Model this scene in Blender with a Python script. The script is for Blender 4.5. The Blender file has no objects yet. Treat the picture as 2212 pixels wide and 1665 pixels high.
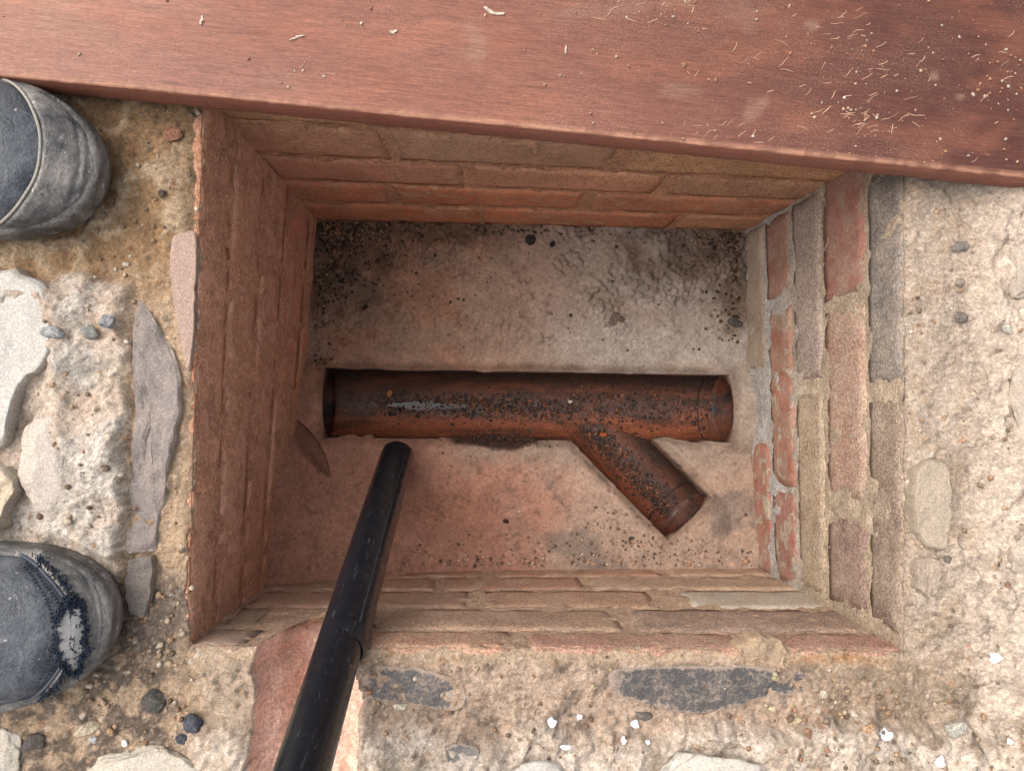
import bpy, bmesh, math, random
import numpy as np
from mathutils import Vector, Matrix

# ------------------------------------------------------------------ camera
SC = bpy.context.scene
COL = SC.collection
FPX = 1664.0                       # focal length in the units of a 2212 x 1665 picture
CAMH = 0.64                        # lens height above the rim of the chamber
VP = (1010.0, 868.0)               # where straight down lies in that picture
dcam = Vector(((VP[0]-1106)/FPX, -(VP[1]-832.5)/FPX, -1.0)).normalized()
zc_ = -dcam
xc_ = (Vector((1, 0, 0)) - zc_*zc_.x).normalized()
yc_ = zc_.cross(xc_)
RW = Matrix((xc_, yc_, zc_))       # camera -> world
cam_d = bpy.data.cameras.new('camera')
cam = bpy.data.objects.new('camera', cam_d)
COL.objects.link(cam)
cam.matrix_world = Matrix.Translation((0, 0, CAMH)) @ RW.to_4x4()
cam_d.sensor_width = 36.0
cam_d.lens = 36.0*FPX/2212.0
cam_d.clip_start = 0.02
cam_d.clip_end = 2000.0
SC.camera = cam

# ------------------------------------------------------------------ sky and sun
SUN_AZ_VEC = Vector((-0.46, 0.22, 0.76)).normalized()     # towards the light
w = bpy.data.worlds.new('World'); SC.world = w; w.use_nodes = True
nt = w.node_tree; nt.nodes.clear()
sky = nt.nodes.new('ShaderNodeTexSky'); sky.sky_type = 'NISHITA'; sky.sun_disc = False
sky.sun_elevation = math.asin(SUN_AZ_VEC.z)
sky.sun_rotation = math.atan2(SUN_AZ_VEC.x, SUN_AZ_VEC.y)
sky.dust_density = 6.0; sky.air_density = 1.0; sky.ozone_density = 1.0
hs = nt.nodes.new('ShaderNodeHueSaturation'); hs.inputs['Saturation'].default_value = 0.36
bg = nt.nodes.new('ShaderNodeBackground'); bg.inputs['Strength'].default_value = 0.15
wo = nt.nodes.new('ShaderNodeOutputWorld')
nt.links.new(sky.outputs[0], hs.inputs['Color']); nt.links.new(hs.outputs[0], bg.inputs['Color'])
nt.links.new(bg.outputs[0], wo.inputs['Surface'])
sd_ = bpy.data.lights.new('sun', 'SUN'); sd_.energy = 0.9; sd_.angle = math.radians(70); sd_.color = (1.0, 0.98, 0.95)
sun = bpy.data.objects.new('sun', sd_); COL.objects.link(sun)
sun.rotation_euler = SUN_AZ_VEC.to_track_quat('Z', 'Y').to_euler()
SC.view_settings.view_transform = 'Standard'; SC.view_settings.look = 'None'
SC.view_settings.exposure = 1.15; SC.view_settings.gamma = 1.0
SC.view_settings.use_curve_mapping = False
SC.render.engine = 'CYCLES'
SC.cycles.max_bounces = 8; SC.cycles.diffuse_bounces = 5
SC.cycles.use_denoising = True

# ------------------------------------------------------------------ helpers
RNG = np.random.default_rng(7)
random.seed(7)
RWn = np.array(RW)
def at(px, py, z=0.0):
    """world point at height z that a spot of the survey sheet (2212 x 1665) stands for"""
    d = RWn @ np.array(((px-1106)/FPX, -(py-832.5)/FPX, -1.0))
    t = (z-CAMH)/d[2]
    return np.array((d[0]*t, d[1]*t, z))
def sheet(P):
    """the reverse: survey sheet position of world points (N,3)"""
    q = (np.asarray(P, float)-np.array((0, 0, CAMH))) @ RWn
    return q[..., 0]/-q[..., 2]*FPX+1106, 832.5-q[..., 1]/-q[..., 2]*FPX
def lin(c):
    c = np.asarray(c, float)/255.0
    return np.where(c <= 0.04045, c/12.92, ((c+0.055)/1.055)**2.4)
ALB = 0.55
def alb(r, g, b, k=1.0):
    return tuple(np.clip(lin((r, g, b))*ALB*k, 0, 0.85))+(1.0,)
def sm(a, b, x):
    t = np.clip((x-a)/(b-a), 0, 1); return t*t*(3-2*t)
def _hash(ix, iy, seed):
    h = (ix.astype(np.int64)*374761393+iy.astype(np.int64)*668265263+seed*1442695041) & 0x7fffffff
    h = ((h ^ (h >> 13))*1274126177) & 0x7fffffff
    h = ((h ^ (h >> 16))*2246822519) & 0x7fffffff
    return ((h ^ (h >> 15)) & 0xffffff)/float(0xffffff)
def vn(x, y, seed=0):
    x = np.asarray(x, float); y = np.asarray(y, float)
    ix = np.floor(x); iy = np.floor(y); fx = x-ix; fy = y-iy
    fx = fx*fx*fx*(fx*(fx*6-15)+10); fy = fy*fy*fy*(fy*(fy*6-15)+10)
    a = _hash(ix, iy, seed); b = _hash(ix+1, iy, seed); c = _hash(ix, iy+1, seed); d = _hash(ix+1, iy+1, seed)
    return (a*(1-fx)+b*fx)*(1-fy)+(c*(1-fx)+d*fx)*fy
def fbm(x, y, seed=0, oct=4, gain=0.5):
    s = 0; a = 1; t = 0
    x = np.asarray(x, float); y = np.asarray(y, float)
    for o in range(oct):
        c_, s_ = math.cos(0.55+1.9*o), math.sin(0.55+1.9*o)
        s = s+a*vn((x*c_-y*s_)*2**o+17.3*o, (x*s_+y*c_)*2**o+9.1*o, seed+o*31); t += a; a *= gain
    return s/t                                   # 0..1
def ridged(x, y, seed=0, oct=4):
    s = 0; a = 1; t = 0
    for o in range(oct):
        c_, s_ = math.cos(0.3*o), math.sin(0.3*o)
        s = s+a*(1-np.abs(2*vn((x*c_-y*s_)*2**o+5.3*o, (x*s_+y*c_)*2**o+3.1*o, seed+o*13)-1)); t += a; a *= 0.5
    return s/t
def worley(x, y, seed=0):
    x = np.asarray(x, float); y = np.asarray(y, float)
    ix = np.floor(x); iy = np.floor(y)
    d1 = np.full(x.shape, 9.0); cid = np.zeros(x.shape)
    for dx in (-1, 0, 1):
        for dy in (-1, 0, 1):
            jx = ix+dx; jy = iy+dy
            ox = jx+_hash(jx, jy, seed); oy = jy+_hash(jx, jy, seed+77)
            d = np.hypot(x-ox, y-oy); m = d < d1
            d1 = np.where(m, d, d1); cid = np.where(m, _hash(jx, jy, seed+155), cid)
    return d1, cid

def raw_mesh(name, V, F, col=None, smooth=True):
    V = np.asarray(V, np.float32); me = bpy.data.meshes.new(name)
    me.vertices.add(len(V)); me.vertices.foreach_set('co', V.ravel())
    if isinstance(F, np.ndarray):
        n, k = F.shape; me.loops.add(n*k); me.polygons.add(n)
        me.loops.foreach_set('vertex_index', F.astype(np.int32).ravel())
        me.polygons.foreach_set('loop_start', np.arange(0, n*k, k, dtype=np.int32))
    else:
        tot = np.array([len(f) for f in F], np.int32)
        me.loops.add(int(tot.sum())); me.polygons.add(len(F))
        me.loops.foreach_set('vertex_index', np.fromiter((i for f in F for i in f), np.int32))
        me.polygons.foreach_set('loop_start', np.concatenate(([0], np.cumsum(tot)[:-1])).astype(np.int32))
    me.update(calc_edges=True); me.validate()
    me.polygons.foreach_set('use_smooth', np.full(len(me.polygons), smooth, bool))
    if col is not None:
        a = me.color_attributes.new('Col', 'FLOAT_COLOR', 'POINT')
        c = np.ones((len(V), 4), np.float32); c[:, :col.shape[1]] = col
        a.data.foreach_set('color', c.ravel())
    return me
def obj(name, me, mat=None, parent=None, loc=None, color=None, **props):
    o = bpy.data.objects.new(name, me); COL.objects.link(o)
    if mat is not None and me is not None and not me.materials: me.materials.append(mat)
    if parent is not None: o.parent = parent
    if loc is not None: o.location = loc
    if color is not None: o.color = color
    for k, v in props.items(): o[k] = v
    return o
def tag(o, label, cat, group=None, kind=None):
    o['label'] = label; o['category'] = cat
    if group: o['group'] = group
    if kind: o['kind'] = kind
    return o
def grid_faces(nu, nv, off=0):
    i, j = np.meshgrid(np.arange(nu-1), np.arange(nv-1), indexing='ij')
    a = (i*nv+j).ravel()+off
    return np.stack([a, a+nv, a+nv+1, a+1], 1)
def tube_mesh(name, pts, rad, n=20, cap=True, col=None, smooth=True):
    pts = np.asarray(pts, float); m = len(pts)
    rad = np.full(m, rad) if np.isscalar(rad) else np.asarray(rad)
    V = []; t_prev = None
    T = np.gradient(pts, axis=0); T /= np.linalg.norm(T, axis=1)[:, None]+1e-12
    up = np.array((0.0, 0.0, 1.0)) if abs(T[0][2]) < 0.9 else np.array((1.0, 0, 0))
    for k in range(m):
        s = np.cross(T[k], up); s /= np.linalg.norm(s)+1e-12; q = np.cross(s, T[k])
        a = np.linspace(0, 2*np.pi, n, endpoint=False)
        V.append(pts[k]+rad[k]*(np.cos(a)[:, None]*s+np.sin(a)[:, None]*q))
    V = np.concatenate(V)
    F = []
    for k in range(m-1):
        for i in range(n):
            j = (i+1) % n; F.append((k*n+i, k*n+j, (k+1)*n+j, (k+1)*n+i))
    if cap:
        F.append(tuple(range(n))[::-1]); F.append(tuple((m-1)*n+i for i in range(n)))
    return V, F
def join(parts):
    V = []; F = []; o = 0
    for v, f in parts:
        V.append(np.asarray(v)); F += [tuple(i+o for i in q) for q in f]; o += len(v)
    return np.concatenate(V), F

# ------------------------------------------------------------------ materials
class NT:
    def __init__(s, name):
        s.m = bpy.data.materials.new(name); s.m.use_nodes = True; s.t = s.m.node_tree; s.t.nodes.clear()
        s.out = s.n('OutputMaterial'); s.b = s.n('BsdfPrincipled'); s.l(s.b.outputs[0], s.out.inputs[0])
    def n(s, typ, **kw):
        x = s.t.nodes.new('ShaderNode'+typ)
        for k, v in kw.items(): setattr(x, k, v)
        return x
    def l(s, a, b): s.t.links.new(a, b)
    def pos(s, obj=False, scale=(1, 1, 1)):
        src = s.n('TexCoord').outputs['Object'] if obj else s.n('NewGeometry').outputs['Position']
        if scale == (1, 1, 1): return src
        mp = s.n('Mapping'); mp.inputs['Scale'].default_value = scale; s.l(src, mp.inputs['Vector']); return mp.outputs[0]
    def noise(s, vec, scale, detail=4, rough=0.6, dist=0.0):
        x = s.n('TexNoise'); x.inputs['Scale'].default_value = scale; x.inputs['Detail'].default_value = detail
        x.inputs['Roughness'].default_value = rough; x.inputs['Distortion'].default_value = dist
        s.l(vec, x.inputs['Vector']); return x.outputs['Fac']
    def cells(s, vec, scale, out='Color'):
        x = s.n('TexVoronoi'); x.inputs['Scale'].default_value = scale; s.l(vec, x.inputs['Vector']); return x.outputs[out]
    def graincol(s, c, vec, sc, amt, lo=0.55, hi=1.5):
        sp = s.n('SeparateColor'); s.l(s.cells(vec, sc), sp.inputs[0])
        return s.mix(amt, c, s.ramp(sp.outputs[0], 0.0, 1.0, (lo, lo*0.98, lo*0.96, 1), (hi, hi*0.985, hi*0.96, 1)), 'MULTIPLY')
    def pits(s, c, vec, sc, th, amt, mask=None):
        f = s.ramp(s.cells(vec, sc, 'Distance'), th*0.5, th, (1, 1, 1, 1), (0, 0, 0, 1))
        f = s.math('MULTIPLY', f, amt)
        if mask is not None: f = s.math('MULTIPLY', f, mask)
        return s.mix(f, c, (0.03, 0.024, 0.02, 1))
    def ramp(s, fac, a, b, ca=(0, 0, 0, 1), cb=(1, 1, 1, 1)):
        r = s.n('ValToRGB'); r.color_ramp.elements[0].position = a; r.color_ramp.elements[1].position = b
        r.color_ramp.elements[0].color = ca; r.color_ramp.elements[1].color = cb
        s.l(fac, r.inputs[0]); return r.outputs[0]
    def mix(s, fac, a, b, mode='MIX'):
        x = s.n('Mix', data_type='RGBA', blend_type=mode)
        for v, i in ((fac, 0), (a, 6), (b, 7)):
            if hasattr(v, 'is_linked'): s.l(v, x.inputs[i])
            else: x.inputs[i].default_value = v
        return x.outputs[2]
    def math(s, op, a, b=0.0, clamp=False):
        x = s.n('Math', operation=op); x.use_clamp = clamp
        for v, i in ((a, 0), (b, 1)):
            if hasattr(v, 'is_linked'): s.l(v, x.inputs[i])
            else: x.inputs[i].default_value = v
        return x.outputs[0]
    def attr(s, name, typ='GEOMETRY'):
        a = s.n('Attribute'); a.attribute_name = name; a.attribute_type = typ; return a
    def bump(s, h, strength=0.5, dist=0.002, nrm=None):
        b = s.n('Bump'); b.inputs['Strength'].default_value = strength; b.inputs['Distance'].default_value = dist
        s.l(h, b.inputs['Height'])
        if nrm is not None: s.l(nrm, b.inputs['Normal'])
        return b.outputs[0]
    def fin(s, color=None, rough=0.85, spec=0.3, nrm=None):
        if color is not None:
            if hasattr(color, 'is_linked'): s.l(color, s.b.inputs['Base Color'])
            else: s.b.inputs['Base Color'].default_value = color
        if hasattr(rough, 'is_linked'): s.l(rough, s.b.inputs['Roughness'])
        else: s.b.inputs['Roughness'].default_value = rough
        s.b.inputs['Specular IOR Level'].default_value = spec
        if nrm is not None: s.l(nrm, s.b.inputs['Normal'])
        return s.m

def grain_mat(name, source, speck=0.5, bump=0.6, rough=0.9, fine=900, cell=1.0):
    """granular surface: colour from the mesh ('attr') or the object ('obj'), with grit, specks and fine relief"""
    k = NT(name); p = k.pos()
    base = k.attr('Col').outputs['Color'] if source == 'attr' else k.n('ObjectInfo').outputs['Color']
    n1 = k.noise(p, 45, 5, 0.65); n2 = k.noise(p, fine, 3, 0.7); n3 = k.noise(p, 260, 4, 0.7)
    c = k.mix(1.0, base, k.ramp(n1, 0.25, 0.75, (0.74, 0.72, 0.70, 1), (1.2, 1.2, 1.2, 1)), 'MULTIPLY')
    c = k.mix(1.0, c, k.ramp(n3, 0.3, 0.72, (0.68, 0.66, 0.64, 1), (1.28, 1.27, 1.25, 1)), 'MULTIPLY')
    c = k.mix(speck, c, k.ramp(n2, 0.28, 0.74, (0.45, 0.42, 0.40, 1), (1.55, 1.52, 1.48, 1)), 'MULTIPLY')
    c = k.graincol(c, p, 560, (0.8*speck+0.2)*cell); c = k.graincol(c, p, 1300, (0.5*speck+0.2)*cell)
    c = k.pits(c, p, 210, 0.16, 0.55*cell, k.ramp(k.noise(p, 30, 3, 0.6), 0.45, 0.6))
    h = k.math('ADD', k.math('MULTIPLY', n2, 0.9), n3)
    return k.fin(c, rough, 0.2, k.bump(h, bump*1.2, 0.003))

def brick_mat():
    k = NT('brick_face'); p = k.pos()
    base = k.n('ObjectInfo').outputs['Color']
    smear = k.attr('smear', 'OBJECT').outputs['Fac']
    sand = k.attr('sand', 'OBJECT').outputs['Fac']
    n0 = k.noise(p, 14, 3, 0.6); n1 = k.noise(p, 60, 5, 0.65, 0.4); n2 = k.noise(p, 620, 3, 0.8); n3 = k.noise(p, 220, 5, 0.75)
    c = k.mix(1.0, base, k.ramp(n0, 0.3, 0.7, (0.78, 0.75, 0.74, 1), (1.2, 1.2, 1.22, 1)), 'MULTIPLY')
    c = k.mix(1.0, c, k.ramp(n3, 0.3, 0.72, (0.72, 0.70, 0.68, 1), (1.25, 1.24, 1.23, 1)), 'MULTIPLY')
    c = k.mix(sand, c, k.ramp(n2, 0.36, 0.66, (0.5, 0.49, 0.48, 1), (1.75, 1.7, 1.64, 1)), 'MULTIPLY')
    dustn = k.math('MULTIPLY', k.ramp(k.noise(p, 24, 6, 0.75), 0.36, 0.7), 0.65)
    c = k.mix(dustn, c, k.attr('mcol', 'OBJECT').outputs['Color'])
    # mortar left on the face, in patches with their own edges
    mm = k.noise(k.pos(False, (1, 1, 0.8)), 48, 7, 0.72, 0.6)
    th = k.math('SUBTRACT', 1.0, smear)
    f = k.math('MULTIPLY', k.math('SUBTRACT', mm, k.math('ADD', k.math('MULTIPLY', th, 0.45), 0.27)), 14.0, True)
    mcol = k.attr('mcol', 'OBJECT').outputs['Color']
    mc = k.mix(1.0, mcol, k.ramp(n3, 0.25, 0.75, (0.75, 0.73, 0.71, 1), (1.18, 1.18, 1.16, 1)), 'MULTIPLY')
    c = k.mix(f, c, mc)
    c = k.graincol(c, p, 620, k.math('MULTIPLY', sand, 0.9), 0.6, 1.45); c = k.graincol(c, p, 1300, k.math('MULTIPLY', sand, 0.6), 0.6, 1.45)
    c = k.pits(c, p, 150, 0.13, 0.5, k.ramp(n1, 0.48, 0.62))
    h = k.math('ADD', k.math('ADD', k.math('MULTIPLY', n2, 0.7), n3), k.math('ADD', k.math('MULTIPLY', f, 0.7), n1))
    return k.fin(c, 0.9, 0.2, k.bump(h, 0.75, 0.0022))

def clay_mat():
    k = NT('wet_clay'); p = k.pos()
    base = k.attr('Col').outputs['Color']
    n1 = k.noise(p, 40, 6, 0.7, 0.5); n2 = k.noise(p, 350, 4, 0.7); n4 = k.noise(p, 120, 5, 0.7)
    c = k.mix(1.0, base, k.ramp(n1, 0.25, 0.75, (0.72, 0.68, 0.66, 1), (1.22, 1.2, 1.18, 1)), 'MULTIPLY')
    c = k.mix(0.9, c, k.ramp(n2, 0.32, 0.66, (0.42, 0.38, 0.36, 1), (1.3, 1.25, 1.2, 1)), 'MULTIPLY')
    r = k.ramp(n4, 0.35, 0.65, (0.34, 0.34, 0.34, 1), (0.85, 0.85, 0.85, 1))
    return k.fin(c, r, 0.45, k.bump(k.math('ADD', n2, n4), 0.5, 0.0015))

def wood_mat():
    k = NT('hardwood'); p = k.pos(True)
    base = k.attr('Col').outputs['Color']
    g1 = k.noise(k.pos(True, (9, 260, 260)), 1.0, 6, 0.7, 0.3)
    g2 = k.noise(k.pos(True, (40, 900, 900)), 1.0, 4, 0.65, 0.2)
    g3 = k.noise(k.pos(True, (2.5, 14, 14)), 1.0, 4, 0.55, 0.3)
    c = k.mix(1.0, base, k.ramp(g3, 0.25, 0.75, (0.86, 0.82, 0.80, 1), (1.12, 1.13, 1.14, 1)), 'MULTIPLY')
    c = k.mix(0.8, c, k.ramp(g1, 0.3, 0.7, (0.80, 0.76, 0.74, 1), (1.16, 1.16, 1.15, 1)), 'MULTIPLY')
    c = k.mix(0.9, c, k.ramp(g2, 0.36, 0.64, (0.76, 0.73, 0.71, 1), (1.2, 1.19, 1.18, 1)), 'MULTIPLY')
    c = k.graincol(c, k.pos(True, (0.35, 1, 1)), 900, 0.5, 0.75, 1.3)
    d1 = k.noise(p, 700, 3, 0.75); d2 = k.noise(p, 16, 4, 0.6)
    dust = k.math('MULTIPLY', k.ramp(d1, 0.50, 0.72), k.ramp(d2, 0.38, 0.68))
    c = k.mix(k.math('MULTIPLY', dust, 0.55), c, alb(205, 165, 140))
    return k.fin(c, 0.6, 0.25, k.bump(k.math('ADD', g2, d1), 0.25, 0.0008))

def wand_mat():
    k = NT('black_plastic'); p = k.pos(True)
    s1 = k.noise(k.pos(True, (420, 420, 30)), 1.0, 4, 0.8, 0.8); s2 = k.noise(p, 55, 4, 0.7); s3 = k.noise(p, 900, 2, 0.6)
    m = k.math('MULTIPLY', k.ramp(s1, 0.62, 0.68), k.ramp(s2, 0.42, 0.6))
    d = k.math('MULTIPLY', k.ramp(s3, 0.66, 0.74), k.ramp(s2, 0.4, 0.7))
    c = k.mix(k.math('MULTIPLY', m, 0.5), (0.006, 0.008, 0.011, 1), (0.25, 0.27, 0.3, 1))
    c = k.mix(k.math('MULTIPLY', d, 0.4), c, (0.3, 0.28, 0.25, 1))
    r = k.ramp(s2, 0.3, 0.7, (0.16, 0.16, 0.16, 1), (0.34, 0.34, 0.34, 1))
    return k.fin(c, r, 0.5, k.bump(s1, 0.08, 0.001))

def shoe_mat(name, rough=0.5, dirt=0.5, dcol=(0.36, 0.34, 0.31, 1), scale=40):
    k = NT(name); p = k.pos(True)
    base = k.n('ObjectInfo').outputs['Color']
    n1 = k.noise(p, scale, 6, 0.7, 0.5); n2 = k.noise(p, 420, 4, 0.7); n3 = k.noise(p, 150, 3, 0.6)
    c = k.mix(k.math('MULTIPLY', k.ramp(n1, 0.42, 0.68), dirt), base, dcol)
    c = k.mix(0.8, c, k.ramp(n2, 0.3, 0.7, (0.6, 0.6, 0.6, 1), (1.35, 1.35, 1.35, 1)), 'MULTIPLY')
    c = k.mix(k.math('MULTIPLY', k.ramp(n3, 0.68, 0.72), 0.8*dirt), c, (0.5, 0.46, 0.4, 1))
    r = k.ramp(n1, 0.35, 0.7, (rough, rough, rough, 1), (0.85, 0.85, 0.85, 1))
    c = k.graincol(c, p, 700, 0.25, 0.7, 1.3)
    wr = k.noise(k.pos(True, (1, 0.35, 1)), 85, 5, 0.7, 1.2)
    c = k.mix(k.math('MULTIPLY', k.ramp(wr, 0.60, 0.66), 0.6), c, dcol)
    return k.fin(c, r, 0.45, k.bump(k.math('ADD', wr, n2), 0.55, 0.002))

def plain_mat(name, rough=0.7, spec=0.3):
    k = NT(name); p = k.pos(); n = k.noise(p, 500, 4, 0.7)
    c = k.mix(0.7, k.n('ObjectInfo').outputs['Color'], k.ramp(n, 0.3, 0.7, (0.75, 0.74, 0.72, 1), (1.2, 1.2, 1.2, 1)), 'MULTIPLY')
    return k.fin(c, rough, spec, k.bump(n, 0.3, 0.001))

def slate_mat():
    k = NT('dusty_slate'); p = k.pos()
    base = k.n('ObjectInfo').outputs['Color']
    dcol = k.attr('dust', 'OBJECT').outputs['Color']
    n1 = k.noise(p, 240, 7, 0.78, 0.6); n0 = k.noise(p, 45, 4, 0.65); n3 = k.noise(p, 600, 3, 0.7)
    f = k.ramp(k.math('ADD', k.math('MULTIPLY', n1, 0.7), k.math('MULTIPLY', n0, 0.3)), 0.48, 0.60)
    e = k.attr('Col').outputs['Color']
    sep = k.n('SeparateColor'); k.l(e, sep.inputs[0])
    f = k.math('MAXIMUM', k.math('MULTIPLY', f, k.attr('dusty', 'OBJECT').outputs['Fac']),
               k.ramp(k.math('ADD', sep.outputs[0], k.math('MULTIPLY', k.math('SUBTRACT', k.math('ADD', k.math('MULTIPLY', n1, 0.5), k.math('MULTIPLY', n0, 0.5)), 0.5), 3.2)), 0.5, 0.75))
    c = k.mix(f, base, dcol)
    c = k.mix(0.9, c, k.ramp(n3, 0.3, 0.7, (0.65, 0.63, 0.61, 1), (1.3, 1.3, 1.3, 1)), 'MULTIPLY')
    return k.fin(c, 0.9, 0.25, k.bump(k.math('ADD', n1, k.math('MULTIPLY', n3, 0.5)), 0.6, 0.003))

def water_mat():
    k = NT('dirty_water'); n = k.noise(k.pos(), 260, 3, 0.6)
    k.b.inputs['Transmission Weight'].default_value = 1.0; k.b.inputs['IOR'].default_value = 1.33
    return k.fin((0.5, 0.36, 0.26, 1), 0.03, 0.5, k.bump(n, 0.06, 0.001))

M_GROUND = grain_mat('gritty_ground', 'attr', 0.38, 0.6, cell=0.7)
M_BENCH = grain_mat('benching_mortar', 'attr', 0.15, 0.28, 0.9, 800, 0.32)
M_MORTAR = grain_mat('sandy_mortar', 'attr', 0.5, 0.7)
M_STONE = grain_mat('stone', 'obj', 0.5, 0.5, 0.85)
M_BRICK = brick_mat(); M_CLAY = clay_mat(); M_WOOD = wood_mat(); M_WAND = wand_mat()
M_SLATE = slate_mat(); M_WATER = water_mat()
M_CRUMB = plain_mat('crumb', 0.9, 0.2)
M_GRIT = grain_mat('loose_grit', 'attr', 0.3, 0.4)
M_LEATHER = shoe_mat('worn_leather', 0.28, 0.6, (0.13, 0.135, 0.145, 1), 26)
M_RUBBER = shoe_mat('scuffed_rubber', 0.38, 0.8, (0.26, 0.235, 0.21, 1), 30)
M_THREAD = plain_mat('thread', 0.8, 0.2)

# ------------------------------------------------------------------ chamber outline
H = 0.345
RIM = dict(TL=at(437, 194), TR=at(1955, 293), BR=at(1955, 1410), BL=at(403, 1396))
BOT = dict(TL=at(684, 475, -H), TR=at(1613, 497, -H), BR=at(1640, 1228, -H))
BOT['BL'] = np.array((-0.230, -0.213, -H))
def wallfn(a, b):
    A, B, A2, B2 = RIM[a], RIM[b], BOT[a], BOT[b]
    def W(u, t):
        u = np.asarray(u, float)[..., None]; t = np.asarray(t, float)[..., None]
        return (A*(1-u)+B*u)*(1-t)+(A2*(1-u)+B2*u)*t
    return W

# slot broken through the ground and the front wall, where the wand comes over
SLX0, SLX1 = at(548, 1400)[0], at(781, 1400)[0]
def slot_depth(x):
    """how far below the rim the slot lies at world x (0 outside)"""
    x = np.asarray(x, float)
    d = np.interp(x, [SLX0, SLX0+0.004, SLX0+0.030, SLX0+0.060, SLX1-0.004, SLX1], [0, 0.02, 0.085, 0.112, 0.105, 0])
    return d

# main drain run and branch
YC0 = at(1120, 876, -0.36)[1]; YSL = -0.016
def ychan(x): return YC0+YSL*(x-0.06)
R_CH = 0.0450; ZC = -0.388
XL = at(697, 870, -0.340)[0]; XR = at(1585, 880, -0.340)[0]
BP0 = at(1255, 880, -0.36)[:2]; BDIR = np.array((0.695, -0.719)); BDIR /= np.linalg.norm(BDIR)
BN = np.array((BDIR[1], -BDIR[0])); R_BR = 0.0400
BMOUTH = at(1493, 1121, -0.342)[:2]; BL_ = float((BMOUTH-BP0) @ BDIR)
_off = float((BMOUTH-BP0) @ BN); BP0 = BP0+BN*_off

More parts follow.
